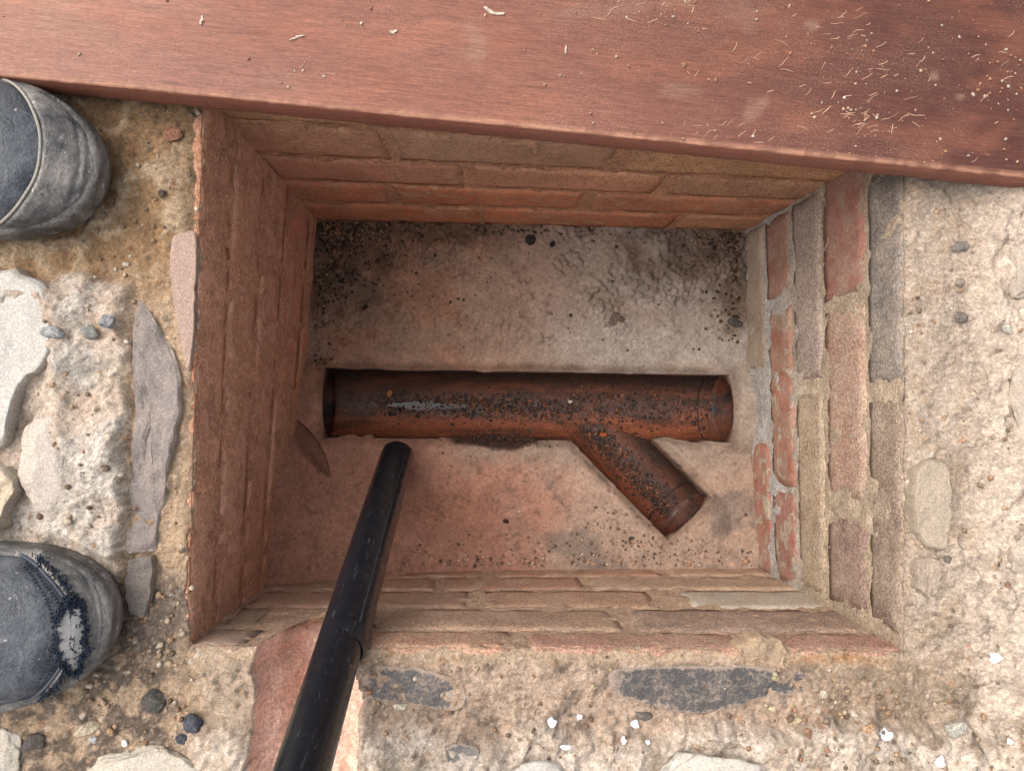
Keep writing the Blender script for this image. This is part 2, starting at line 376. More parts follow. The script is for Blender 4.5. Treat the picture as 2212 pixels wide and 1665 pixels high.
def make_wall(name, a, b, axis, mid, courses, bricks, label, mcol, inward, smear=0.4, proud=0.0016, hole=None, notch=False, seed=0, bright=1.35, rag=0.0052):
    """courses: sheet coordinates of the bed joints at u=mid; bricks: per course list of (from, to, rgb, smear, sand)"""
    W = wallfn(a, b); mcol = tuple(min(v*bright, 0.8) for v in mcol[:3]); root = obj(name, None); root.location = tuple((RIM[a]+RIM[b])/2-np.array((0, 0, H)))
    tag(root, label, 'brick wall', 'brick walls of the drain chamber')
    inv = np.array(root.location)
    inward = np.array(inward, float)
    ts = np.linspace(0, 1.15, 900)
    sx, sy = sheet(W(np.full_like(ts, mid), ts)); q = sx if axis == 'x' else sy
    o = np.argsort(q); tk = [float(np.interp(c, q[o], ts[o])) for c in courses]
    us = np.linspace(-0.05, 1.05, 900)
    def u_of(px, t):
        sx, sy = sheet(W(us, np.full_like(us, t))); q = sy if axis == 'x' else sx
        o = np.argsort(q); return float(np.interp(px, q[o], us[o]))
    # mortar bed: everything between the bricks
    LW = np.linalg.norm(RIM[b]-RIM[a]); nu = int(LW/0.003); nv = int(H/0.003)
    U, T = np.meshgrid(np.linspace(-0.015, 1.015, nu), np.linspace(0.004, 1.1, nv), indexing='ij')
    P = W(U, T)
    n = (fbm(U*LW*55, T*H*55, seed+5, 5, 0.6)-0.45)*rag+(vn(U*LW*300, T*H*300, seed+9)-0.5)*0.0008
    P = P+inward*n[..., None]
    if notch:
        P[..., 2] = np.minimum(P[..., 2], -slot_depth(P[..., 0])-0.002)
    F = grid_faces(nu, nv)
    c = P.reshape(-1, 3)[F].mean(1)
    keep = np.ones(len(F), bool)
    if hole:
        keep = np.hypot(c[:, 1]-ychan(c[:, 0]), c[:, 2]-ZC) > R_CH+0.002
    F = F[keep]
    m = np.array(mcol)[None, :3]*(0.8+0.4*fbm(U.ravel()*LW*30, T.ravel()*H*30, seed+3)[:, None])
    if axis == 'x' and a == 'TR':
        gm = sm(0.5, 0.8, T.ravel())[:, None]; m = m*(1-gm)+np.array((0.40, 0.385, 0.37))*gm*(0.8+0.4*fbm(U.ravel()*LW*30, T.ravel()*H*30, seed+3)[:, None])
    obj('mortar', raw_mesh(name+'_mortar', P.reshape(-1, 3)-inv, F, m), M_MORTAR, root)
    for k, row in enumerate(bricks):
        t0, t1 = tk[k], tk[k+1]; dt = t1-t0
        for bi, (p0, p1, rgb, smr, snd) in enumerate(row):
            tm = (t0+t1)/2
            u0, u1 = sorted((u_of(p0, tm), u_of(p1, tm)))
            L = (u1-u0)*LW; n1 = max(6, int(L/0.009)); n2 = 7
            jt = 0.0045/H
            s = np.linspace(0, 1, n1); r = np.linspace(0, 1, n2)
            S, Rr = np.meshgrid(s, r, indexing='ij')
            sid = seed*97+k*13+bi*5
            wob = (vn(S*L*60, Rr*3, sid)-0.5)
            U = u0+(u1-u0)*S+((vn(Rr*4, S*0+bi, sid+1)-0.5)*0.004/LW)*(np.abs(S-0.5)*2)**3
            T = (t0+jt*0.6)+(dt-jt*1.4)*Rr+((vn(S*L*55, Rr*0+k, sid+2)-0.5)*0.0022/H)*(np.abs(Rr-0.5)*2)**2
            T = np.maximum(T, 0.004)
            ed = np.minimum(np.minimum(S, 1-S)*L/0.006, np.minimum(Rr, 1-Rr)*(dt*H)/0.006)
            ed = np.clip(ed*2.4, 0, 1)
            tilt = (random.random()-0.5)*0.002
            d = proud*(0.15+0.85*np.sqrt(ed))+wob*0.0010+tilt*(Rr-0.5)+(fbm(S*L*90, Rr*dt*H*90, sid+7, 3)-0.5)*0.0018
            P = W(U, T)+inward*d[..., None]
            Pb = W(U, T)-inward*0.012
            V = np.concatenate([P.reshape(-1, 3), Pb.reshape(-1, 3)])
            N = n1*n2; F = [tuple(f) for f in grid_faces(n1, n2)]
            ring = [i*n2 for i in range(n1)]+[(n1-1)*n2+j for j in range(1, n2)]+[i*n2+n2-1 for i in range(n1-2, -1, -1)]+[j for j in range(n2-2, 0, -1)]
            for i in range(len(ring)):
                x, y = ring[i], ring[(i+1) % len(ring)]; F.append((y, x, x+N, y+N))
            if notch:
                lim = -slot_depth(V[:, 0])-0.003; V[:, 2] = np.minimum(V[:, 2], np.where(slot_depth(V[:, 0]) > 0.012, lim, 0))
            me = raw_mesh('brick', V-inv, F)
            me.polygons.foreach_set('use_smooth', np.ones(len(me.polygons), bool))
            b_ = obj('brick', me, M_BRICK, root, color=tuple(np.array(alb(*rgb, bright))*((1.14, 1.08, 1.02, 1) if a == 'TL' else (1, 1, 1, 1))))
            b_['smear'] = float(smr); b_['sand'] = float(snd); b_['mcol'] = [float(v) for v in mcol[:3]]
    return root

TAN = alb(186, 162, 132)
PINKM = alb(165, 118, 96)
# --- right wall: open to the light, red and purple bricks, grey mortar low down
make_wall('chamber_wall', 'TR', 'BR', 'x', 0.5, [1965, 1874, 1782, 1717, 1662, 1608],
    [[(360, 828, (106, 101, 99), 0.16, 0.9), (866, 1352, (120, 105, 94), 0.16, 0.9)],
     [(350, 640, (146, 96, 84), 0.22, 0.4), (664, 1074, (150, 122, 108), 0.25, 0.9), (1122, 1312, (118, 94, 88), 0.22, 0.9)],
     [(430, 818, (138, 126, 122), 0.18, 0.9), (850, 1275, (152, 136, 116), 0.35, 0.9)],
     [(470, 640, (146, 100, 86), 0.20, 0.3), (668, 1046, (150, 98, 82), 0.42, 0.3), (1064, 1258, (140, 84, 74), 0.45, 0.3)],
     [(500, 800, (146, 128, 112), 0.32, 0.4), (958, 1235, (152, 92, 78), 0.46, 0.3)]],
    'brightly lit right chamber wall of red and purple-grey bricks with blue-grey top brick', alb(180, 164, 144), (-1, 0, 0), hole=True, seed=3, bright=1.6)
# --- left wall: in the shade, reddish, joints smeared over
LB = (150, 106, 86)
make_wall('chamber_wall', 'TL', 'BL', 'x', 0.55, [411, 484, 545, 590, 634, 676],
    [[(190, 496, (150, 114, 88), 0.62, 0.5), (512, 1008, (152, 112, 90), 0.62, 0.5), (1060, 1400, (158, 126, 110), 0.62, 0.5)],
     [(262, 790, (148, 108, 88), 0.62, 0.4), (842, 1345, (158, 124, 108), 0.62, 0.4)],
     [(340, 560, (152, 104, 86), 0.62, 0.3), (580, 940, (150, 108, 88), 0.62, 0.3), (956, 1330, (160, 120, 102), 0.62, 0.3)],
     [(380, 835, (150, 98, 80), 0.62, 0.3), (862, 1300, (160, 122, 104), 0.62, 0.3)],
     [(440, 660, (140, 84, 64), 0.62, 0.3), (676, 800, (148, 96, 76), 0.62, 0.3)]],
    'shaded left chamber wall of brown-pink bricks with smeared joints beside the boots', alb(164, 124, 102), (1, 0, 0), proud=0.0004, hole=True, seed=11, bright=2.8, rag=0.0030)
# --- back wall, half under the board
make_wall('chamber_wall', 'TL', 'TR', 'y', 0.57, [250, 306, 368, 414, 454, 489],
    [[(420, 850, (140, 112, 84), 0.46, 0.4), (870, 1330, (138, 112, 88), 0.46, 0.4), (1350, 1960, (140, 116, 88), 0.4, 0.6)],
     [(500, 829, (136, 100, 80), 0.46, 0.4), (858, 1322, (132, 106, 86), 0.46, 0.4), (1358, 1880, (140, 112, 84), 0.4, 0.8)],
     [(580, 1003, (140, 98, 80), 0.46, 0.3), (1026, 1424, (144, 108, 86), 0.30, 0.6), (1458, 1790, (128, 104, 84), 0.35, 0.8)],
     [(610, 838, (148, 96, 74), 0.46, 0.3), (858, 1256, (150, 92, 66), 0.46, 0.3), (1280, 1700, (144, 96, 74), 0.46, 0.3)],
     [(650, 1036, (146, 90, 62), 0.46, 0.3), (1046, 1456, (146, 90, 66), 0.46, 0.3), (1470, 1650, (150, 110, 84), 0.46, 0.3)]],
    'back chamber wall of orange-brown bricks tucked under the wooden board', alb(160, 120, 94), (0, -1, 0), seed=23, bright=2.5, rag=0.0034)
# --- front wall, with the slot broken through its upper courses
make_wall('chamber_wall', 'BL', 'BR', 'y', 0.6, [1411, 1365, 1315, 1276, 1247, 1221],
    [[(425, 548, (128, 108, 98), 0.34, 0.5), (782, 1096, (158, 124, 104), 0.25, 0.8), (1142, 1606, (146, 112, 98), 0.22, 0.8), (1690, 1960, (148, 112, 100), 0.20, 0.8)],
     [(500, 566, (150, 136, 118), 0.4, 0.5), (782, 1332, (146, 122, 104), 0.28, 0.8), (1364, 1880, (128, 110, 100), 0.22, 0.9)],
     [(550, 1008, (156, 124, 106), 0.30, 0.5), (1046, 1410, (152, 122, 102), 0.30, 0.8), (1482, 1790, (170, 164, 150), 0.30, 0.4)],
     [(570, 940, (160, 126, 106), 0.40, 0.4), (960, 1258, (156, 118, 98), 0.40, 0.4), (1276, 1740, (166, 142, 122), 0.50, 0.5)],
     [(590, 1056, (150, 106, 86), 0.35, 0.4), (1070, 1420, (152, 114, 94), 0.40, 0.4), (1436, 1660, (158, 130, 110), 0.45, 0.4)]],
    'front chamber wall of pinkish tan bricks with a broken slot beside the black tube', alb(184, 158, 136), (0, 1, 0), notch=True, seed=37, bright=1.75)

# ------------------------------------------------------------------ benching (sloped mortar floor)
def lens_mask(px, py):
    """the crescent mouth in the left haunch"""
    t1 = np.array((612., 888.)); t2 = np.array((716., 1036.)); m = (t1+t2)/2; d = t2-t1; c = np.linalg.norm(d); d /= c; n = np.array((-d[1], d[0]))
    a = (px-m[0])*d[0]+(py-m[1])*d[1]; b = (px-m[0])*n[0]+(py-m[1])*n[1]
    k = np.clip(1-(a/(c/2))**2, 0, 1)
    up, dn = 20*k, -24*k                        # the two arcs
    return np.minimum(up-b, b-dn)               # >0 inside
def bench_base(x, y):
    z = np.full(np.shape(x), -0.352)
    dy = np.abs(y-ychan(x))
    z = z-0.010*sm(0.11, 0.045, dy)
    # rise towards the front left corner
    d = np.hypot((x+0.245)*0.95, (y+0.225))
    z = z+0.088*np.exp(-(d/0.135)**2)
    d = np.hypot((x+0.240)*1.15, (y+0.085)*0.9); z = z+0.062*np.exp(-(d/0.055)**2)
    # front edge slightly up, back a touch up
    z = z+0.012*sm(-0.10, -0.22, y)+0.006*sm(0.1, 0.23, y)
    return z
def bench_mound(x, y):
    yc = ychan(x)
    hug = lambda d, r: np.where(d < r, np.sqrt(np.maximum(r*r-d*d, 0)), -0.9*(d-r))
    prof = ZC+R_CH+0.006-7.0*(y-yc)**2+0.004*(fbm(x*50, y*50, 621, 3)-0.5)
    l = np.where(x < XL+0.004, 1, np.exp(-((x-XL)/0.022)**2)); r = np.where(x > XR-0.004, 1, np.exp(-((x-XR)/0.02)**2))
    a = (x-BP0[0])*BDIR[0]+(y-BP0[1])*BDIR[1]; p = (x-BP0[0])*BN[0]+(y-BP0[1])*BN[1]
    b = np.where(a > BL_-0.003, 1, np.exp(-((a-BL_)/0.016)**2))
    prb = ZC+R_BR+0.009-5.0*p*p-0.12*np.clip(a-BL_-0.03, 0, 0.2)+0.004*(fbm(x*40, y*40, 620, 3)-0.5)
    base = bench_base(x, y)
    def up(z, prf, wgt): return z+np.maximum(prf-z, 0)*wgt
    z = up(base, prof, np.maximum(l, r)); z = up(z, prb, b)
    # narrow tongue of mortar between the run and the branch stands a little proud
    t = at(1500, 1000, -0.35); d = np.hypot((x-t[0])/0.07, (y-t[1])/0.04); z = z+0.010*np.exp(-d**2)*(base > -9)
    return z
def sdf(x, y):
    dy_ = y-ychan(x); ir = np.where(dy_ < 0, 0.030, 0.006)*(fbm(x*26, dy_*0+np.sign(dy_), 611, 3, 0.5)-0.50)*sm(XR, XR-0.03, x)*sm(XL, XL+0.03, x)
    m = np.maximum.reduce([np.abs(dy_)-R_CH-np.minimum(ir, 0), XL-x, x-XR])
    a = (x-BP0[0])*BDIR[0]+(y-BP0[1])*BDIR[1]; p = (x-BP0[0])*BN[0]+(y-BP0[1])*BN[1]
    b = np.maximum.reduce([np.abs(p)-R_BR, a-BL_, -a])
    return np.minimum(m, b)
def build_bench():
    cell = 0.0016
    xs = np.arange(-0.285, 0.405, cell); ys = np.arange(-0.245, 0.265, cell)
    X, Y = np.meshgrid(xs, ys, indexing='ij')
    for _ in range(2):
        s = sdf(X, Y); e = 1e-4
        gx = (sdf(X+e, Y)-sdf(X-e, Y))/(2*e); gy = (sdf(X, Y+e)-sdf(X, Y-e))/(2*e)
        near = np.abs(s) < 0.62*cell
        X = np.where(near, X-s*gx, X); Y = np.where(near, Y-s*gy, Y)
    Z = bench_mound(X, Y)
    px, py = sheet(np.stack([X, Y, Z], -1))
    rough = 0.0012+0.0028*sm(0.1, 0.24, Y)*0.6
    Z = Z+(fbm(X*38, Y*38, 51, 4)-0.5)*0.009*(sm(0.05, 0.09, Y)*0.7+0.3)
    Z = Z+(fbm(X*230, Y*230, 57, 3)-0.5)*0.0030*(0.35+0.65*sm(0.03, 0.12, Y))
    s0 = sdf(X, Y); ab = (X-BP0[0])*BDIR[0]+(Y-BP0[1])*BDIR[1]
    Z = Z-0.008*sm(0.014, 0.0, s0)**1.5*sm(XL+0.004, XL+0.03, X)*sm(XR-0.004, XR-0.03, X)*sm(BL_-0.004, BL_-0.03, ab)
    # crescent mouth
    lm = lens_mask(px, py)
    Z = Z-0.010*sm(-1.0, 6.0, lm)-0.005*sm(4, 16, lm)
    # crusty flakes on the back bench
    wx = X+0.004*(fbm(X*60, Y*60, 91)-0.5); wy = Y+0.004*(fbm(X*60, Y*60, 92)-0.5)
    d1, cid = worley(wx*140, wy*140, 61)
    crust = sm(0.50, 0.64, fbm(X*16+3, Y*16, 63, 3))*sm(0.06, 0.11, Y)
    Z = Z+crust*(0.0050*sm(0.60, 0.30, d1)*(cid > 0.25))
    # colours
    n = fbm(px/140, py/140, 71, 4); n2 = fbm(px/40, py/40, 73, 4)
    wpx = px+(n-0.5)*160
    def C(*c): return np.array(alb(*c)[:3])*1.3
    def blend(c, m, c2): return c*(1-m[..., None])+c2*m[..., None]
    back = blend(np.broadcast_to(C(162, 122, 100), X.shape+(3,)), sm(900, 1400, wpx), C(164, 150, 140))
    back = blend(back, sm(0.45, 0.70, fbm(px/110+9, py/70, 75, 5))*0.6, C(152, 130, 114))
    back = blend(back, sm(0.54, 0.7, fbm(px/90+2, py/60+5, 76, 4))*sm(1150, 1500, px), C(172, 156, 140))
    front = blend(np.broadcast_to(C(168, 124, 106), X.shape+(3,))*1.0, sm(1080, 1300, wpx), C(160, 136, 120)*1.1)
    front = blend(front, sm(0.5, 0.68, fbm(px/100, py/80, 77, 4))*sm(1000, 1300, px), C(132, 116, 106))
    front = blend(front, sm(1040, 970, py+(n2-0.5)*60)*sm(900, 1050, px)*0.8, C(150, 132, 118))
    front = blend(front, np.exp(-(((px-1000)/110)**2+((py-1100)/60)**2))*0.35, C(132, 84, 54))
    col = blend(back*0.92, sm(840, 900, py), front)
    grey = sm(660, 740, py+(n2-0.5)*40)*sm(800, 770, py)*sm(1050, 1450, wpx)
    col = blend(col, grey*0.75, C(168, 158, 148))
    # black silt in corners and along the run
    silt = np.maximum.reduce([sm(260, 60, np.hypot((px-690)*0.8, (py-520)*1.15)+(n2-0.5)*190),
                              sm(150, 30, np.hypot((px-1560)*0.6, (py-520)*1.1)+(n2-0.5)*150),
                              sm(60, 20, np.hypot((px-1595)*0.9, (py-620)*0.45)+(n2-0.5)*60)*0.9,
                              sm(60, 10, np.abs(py-492)+(n2-0.5)*60)*sm(1250, 900, px)])
    silt = silt*(py < 860)
    col = blend(col, np.clip(silt*1.0, 0, 0.72), C(92, 72, 58))
    sp = sm(0.60, 0.75, fbm(px/9.0, py/9.0, 81, 3))*sm(0.45, 0.6, n2)
    col = blend(col, sp*0.5*sm(0.04, 0.09, np.abs(Y)), C(82, 68, 60))
    hR = sm(1570, 1600, px)*sm(130, 60, np.abs(py-880)+(n2-0.5)*60); col = blend(col, hR*0.7, C(168, 152, 138))
    s = sdf(X, Y)
    wet = sm(0.012, 0.0, s+(n2-0.5)*0.014)
    col = blend(col, wet*0.45, C(92, 70, 58))
    stain = np.exp(-(((px-1075)/95)**2+((py-938)/30)**2))*1.1
    col = blend(col, sm(0.25, 0.5, stain+(n2-0.5)*0.5), C(62, 42, 34))
    col = blend(col, sm(-2, 6, lm)*0.6, C(120, 86, 66))
    # silt shows as grit
    Z = Z+silt*(vn(X*420, Y*420, 83)-0.4)*0.0032
    nx, ny = X.shape
    V = np.stack([X, Y, Z], -1).reshape(-1, 3); Cc = np.clip(col, 0, 1).reshape(-1, 3)
    F = grid_faces(nx, ny); c = V[F].mean(1)
    keep = sdf(c[:, 0], c[:, 1]) > 0
    F = F[keep]
    # skirts round the opening
    E = np.concatenate([F[:, [0, 1]], F[:, [1, 2]], F[:, [2, 3]], F[:, [3, 0]]])
    key = np.sort(E, 1); _, inv, cnt = np.unique(key[:, 0]*10**7+key[:, 1], return_inverse=True, return_counts=True)
    B = E[cnt[inv] == 1]
    mid = V[B].mean(1); B = B[np.abs(sdf(mid[:, 0], mid[:, 1])) < 0.003]
    vs = np.unique(B); mp = {int(v): len(V)+i for i, v in enumerate(vs)}
    SV = V[vs].copy()
    x, y = SV[:, 0], SV[:, 1]
    low = np.minimum(SV[:, 2]-0.012, ZC-0.006)
    dyc = np.abs(y-ychan(x)); mouth = ((np.abs(x-XL) < 0.0025) | (np.abs(x-XR) < 0.0025)) & (dyc < R_CH+0.001)
    low = np.where(mouth, ZC+np.sqrt(np.maximum((R_CH-0.001)**2-dyc**2, 0))-0.001, low)
    a = (x-BP0[0])*BDIR[0]+(y-BP0[1])*BDIR[1]; p = np.abs((x-BP0[0])*BN[0]+(y-BP0[1])*BN[1])
    mb = (np.abs(a-BL_) < 0.0025) & (p < R_BR+0.001)
    low = np.where(mb, ZC+0.002+np.sqrt(np.maximum((R_BR-0.001)**2-p**2, 0))-0.001, low)
    SV[:, 2] = np.minimum(low, SV[:, 2]-0.0005)
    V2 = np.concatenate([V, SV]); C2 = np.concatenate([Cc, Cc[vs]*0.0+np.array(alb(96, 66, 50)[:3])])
    SF = np.array([(b, a_, mp[int(a_)], mp[int(b)]) for a_, b in B])
    used = np.unique(np.concatenate([F.ravel(), SF.ravel()])); rm = -np.ones(len(V2), int); rm[used] = np.arange(len(used))
    me = raw_mesh('benching', V2[used], np.concatenate([rm[F], rm[SF]]), C2[used])
    o = obj('concrete_benching', me, M_BENCH)
    tag(o, 'sloping mortar benching either side of the drain channel, silted at the back', 'benching')
    return Z
build_bench()

# ------------------------------------------------------------------ clay channel
def half_pipe(name, p0, d, n, r, a0, a1, full, zc, ang=(180, 360), th=0.007, colf=None, na=40, dl=0.003):
    """pipe or half pipe along d from a0 to a1; angles measured in the section, 270 = invert"""
    nl = max(2, int((a1-a0)/dl)); L = np.linspace(a0, a1, nl)
    A = np.radians(np.linspace(0, 360, na*2+1) if full else np.linspace(ang[0], ang[1], na))
    LL, AA = np.meshgrid(L, A, indexing='ij')
    def surf(rr): 
        x = p0[0]+d[0]*LL+n[0]*rr*np.cos(AA); y = p0[1]+d[1]*LL+n[1]*rr*np.cos(AA); z = zc+rr*np.sin(AA); return np.stack([x, y, z], -1)
    rr = r+(fbm(LL*60, AA*3, 5, 3)-0.5)*0.0006
    Vi = surf(rr).reshape(-1, 3); Vo = surf(rr+th).reshape(-1, 3); N = len(Vi); na_ = len(A)
    F = list(map(tuple, grid_faces(nl, na_)))+[tuple(x+N for x in f[::-1]) for f in grid_faces(nl, na_)]
    for i in range(nl-1):
        for j in (0, na_-1): F.append((i*na_+j, (i+1)*na_+j, N+(i+1)*na_+j, N+i*na_+j))
    for j in range(na_-1):
        for i in (0, nl-1): F.append((i*na_+j, i*na_+j+1, N+i*na_+j+1, N+i*na_+j))
    col = colf(LL, AA).reshape(-1, 3)
    return np.concatenate([Vi, Vo]), F, np.concatenate([col, col*0.9])
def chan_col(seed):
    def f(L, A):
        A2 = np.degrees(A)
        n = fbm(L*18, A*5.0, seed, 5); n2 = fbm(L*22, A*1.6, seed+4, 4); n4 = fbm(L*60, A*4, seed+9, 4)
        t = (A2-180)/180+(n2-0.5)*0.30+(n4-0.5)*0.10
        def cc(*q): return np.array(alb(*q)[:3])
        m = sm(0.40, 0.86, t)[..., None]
        c = (cc(146, 84, 56)*1.25)*(1-m)+cc(66, 46, 38)*m  # hollow's light painted in: north side dark with grime and shade, south lit
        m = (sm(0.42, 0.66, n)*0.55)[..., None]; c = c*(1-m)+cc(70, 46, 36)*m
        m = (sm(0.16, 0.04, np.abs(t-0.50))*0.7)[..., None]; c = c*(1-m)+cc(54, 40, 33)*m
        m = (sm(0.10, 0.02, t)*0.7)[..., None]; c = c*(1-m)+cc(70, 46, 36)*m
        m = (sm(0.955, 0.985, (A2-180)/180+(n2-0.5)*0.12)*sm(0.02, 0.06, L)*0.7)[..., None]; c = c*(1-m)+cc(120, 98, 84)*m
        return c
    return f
XP0 = np.array((0.0, ychan(0.0))); XD = np.array((1.0, YSL)); XN = np.array((-YSL, 1.0))
run = obj('drain_channel', None, loc=(0.06, YC0, ZC-R_CH-0.007))
tag(run, 'wet red-brown clay channel running left to right with a side branch', 'drain channel')
rl = np.array(run.location)
# the main run: leave the side open where the branch joins
na = 44; dl = 0.003
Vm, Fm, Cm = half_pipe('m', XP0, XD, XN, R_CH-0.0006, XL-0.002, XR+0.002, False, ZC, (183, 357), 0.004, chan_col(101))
def in_branch(P, r=R_BR-0.001):
    a = (P[:, 0]-BP0[0])*BDIR[0]+(P[:, 1]-BP0[1])*BDIR[1]; p = (P[:, 0]-BP0[0])*BN[0]+(P[:, 1]-BP0[1])*BN[1]
    return (a > 0) & (np.hypot(p, P[:, 2]-(ZC+0.002)) < r) & (P[:, 2] < 9)
def in_main(P, r=R_CH-0.0006):
    return np.hypot(P[:, 1]-ychan(P[:, 0]), P[:, 2]-ZC) < r-0.0002
def over_open(P):
    a = (P[:, 0]-BP0[0])*BDIR[0]+(P[:, 1]-BP0[1])*BDIR[1]; p = (P[:, 0]-BP0[0])*BN[0]+(P[:, 1]-BP0[1])*BN[1]
    return (a > 0) & (np.abs(p) < R_BR-0.001) & (P[:, 2] > ZC)
cen = np.array([Vm[list(f)].mean(0) for f in Fm])
Fm = [f for f, k in zip(Fm, in_branch(cen) | over_open(cen)) if not k]
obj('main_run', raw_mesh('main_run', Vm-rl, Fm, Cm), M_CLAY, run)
BPn = BN
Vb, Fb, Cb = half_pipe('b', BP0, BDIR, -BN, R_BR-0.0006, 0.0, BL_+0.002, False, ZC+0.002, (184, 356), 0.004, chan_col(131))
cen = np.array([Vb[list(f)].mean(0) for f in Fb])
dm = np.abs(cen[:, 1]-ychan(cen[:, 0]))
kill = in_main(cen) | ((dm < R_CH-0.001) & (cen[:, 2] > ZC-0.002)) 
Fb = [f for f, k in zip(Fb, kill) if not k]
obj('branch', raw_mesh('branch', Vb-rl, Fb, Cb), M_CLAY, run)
def pipe_col(seed, dark=1.0):
    def f(L, A):
        n = fbm(L*45, A*3.0, seed, 4); m = sm(0.4, 0.65, n)[..., None]
        return np.array(alb(118, 68, 48)[:3])*dark*(1-m)+np.array(alb(58, 42, 36)[:3])*m*dark
    return f
for nm, p, d, n_, r, a0, a1, zc, sd in (('inlet_pipe', XP0, XD, XN, R_CH-0.0018, XL-0.22, XL+0.0005, ZC, 5), ('outlet_pipe', XP0, XD, XN, R_CH-0.0018, XR-0.0005, XR+0.22, ZC, 6),
                               ('branch_pipe', BP0, BDIR, -BN, R_BR-0.0018, BL_-0.0005, BL_+0.042, ZC+0.002, 7)):
    V, F, C = half_pipe(nm, p, d, n_, r, a0, a1, True, zc, th=0.005, colf=pipe_col(140+sd), na=24, dl=0.006)
    obj(nm, raw_mesh(nm, V-rl, F, C), M_CLAY, run)
# joint rings where the channel meets the pipes
def ring_at(nm, p, d, n_, r, a, zc):
    A = np.radians(np.linspace(176, 364, 40))
    pts = np.stack([p[0]+d[0]*a+n_[0]*r*np.cos(A), p[1]+d[1]*a+n_[1]*r*np.cos(A), zc+r*np.sin(A)], -1)
    V, F = tube_mesh(nm, pts, 0.0010, 8)
    obj(nm, raw_mesh(nm, V-rl, F, np.tile(np.array(alb(48, 34, 28)[:3]), (len(V), 1))), M_CLAY, run)
ring_at('joint', XP0, XD, XN, R_CH-0.0008, XR-0.020, ZC); ring_at('joint', BP0, BDIR, -BN, R_BR-0.0008, BL_-0.022, ZC+0.002)
# thin trickle of dirty water in the invert
def trickle():
    xs = np.linspace(at(838, 880, -0.43)[0], at(1010, 880, -0.43)[0], 120); hw = 0.0050*np.sin(np.linspace(0.05, 3.09, 120))**0.5*(0.7+0.6*vn(np.arange(120)/9.0, np.zeros(120), 3))
    V = []; zz = ZC-R_CH+0.0006+0.0021
    for x, h_ in zip(xs, hw):
        for s in np.linspace(-1, 1, 7): V.append((x, ychan(x)-0.002+h_*s+0.002*(vn(np.array(x*70), np.array(s), 4)-0.5), zz))
    V = np.array(V); o = obj('water', raw_mesh('water', V, grid_faces(120, 7)), M_WATER); o['kind'] = 'structure'
    o['label'] = 'thin trickle of dirty water in the channel bottom'
trickle()

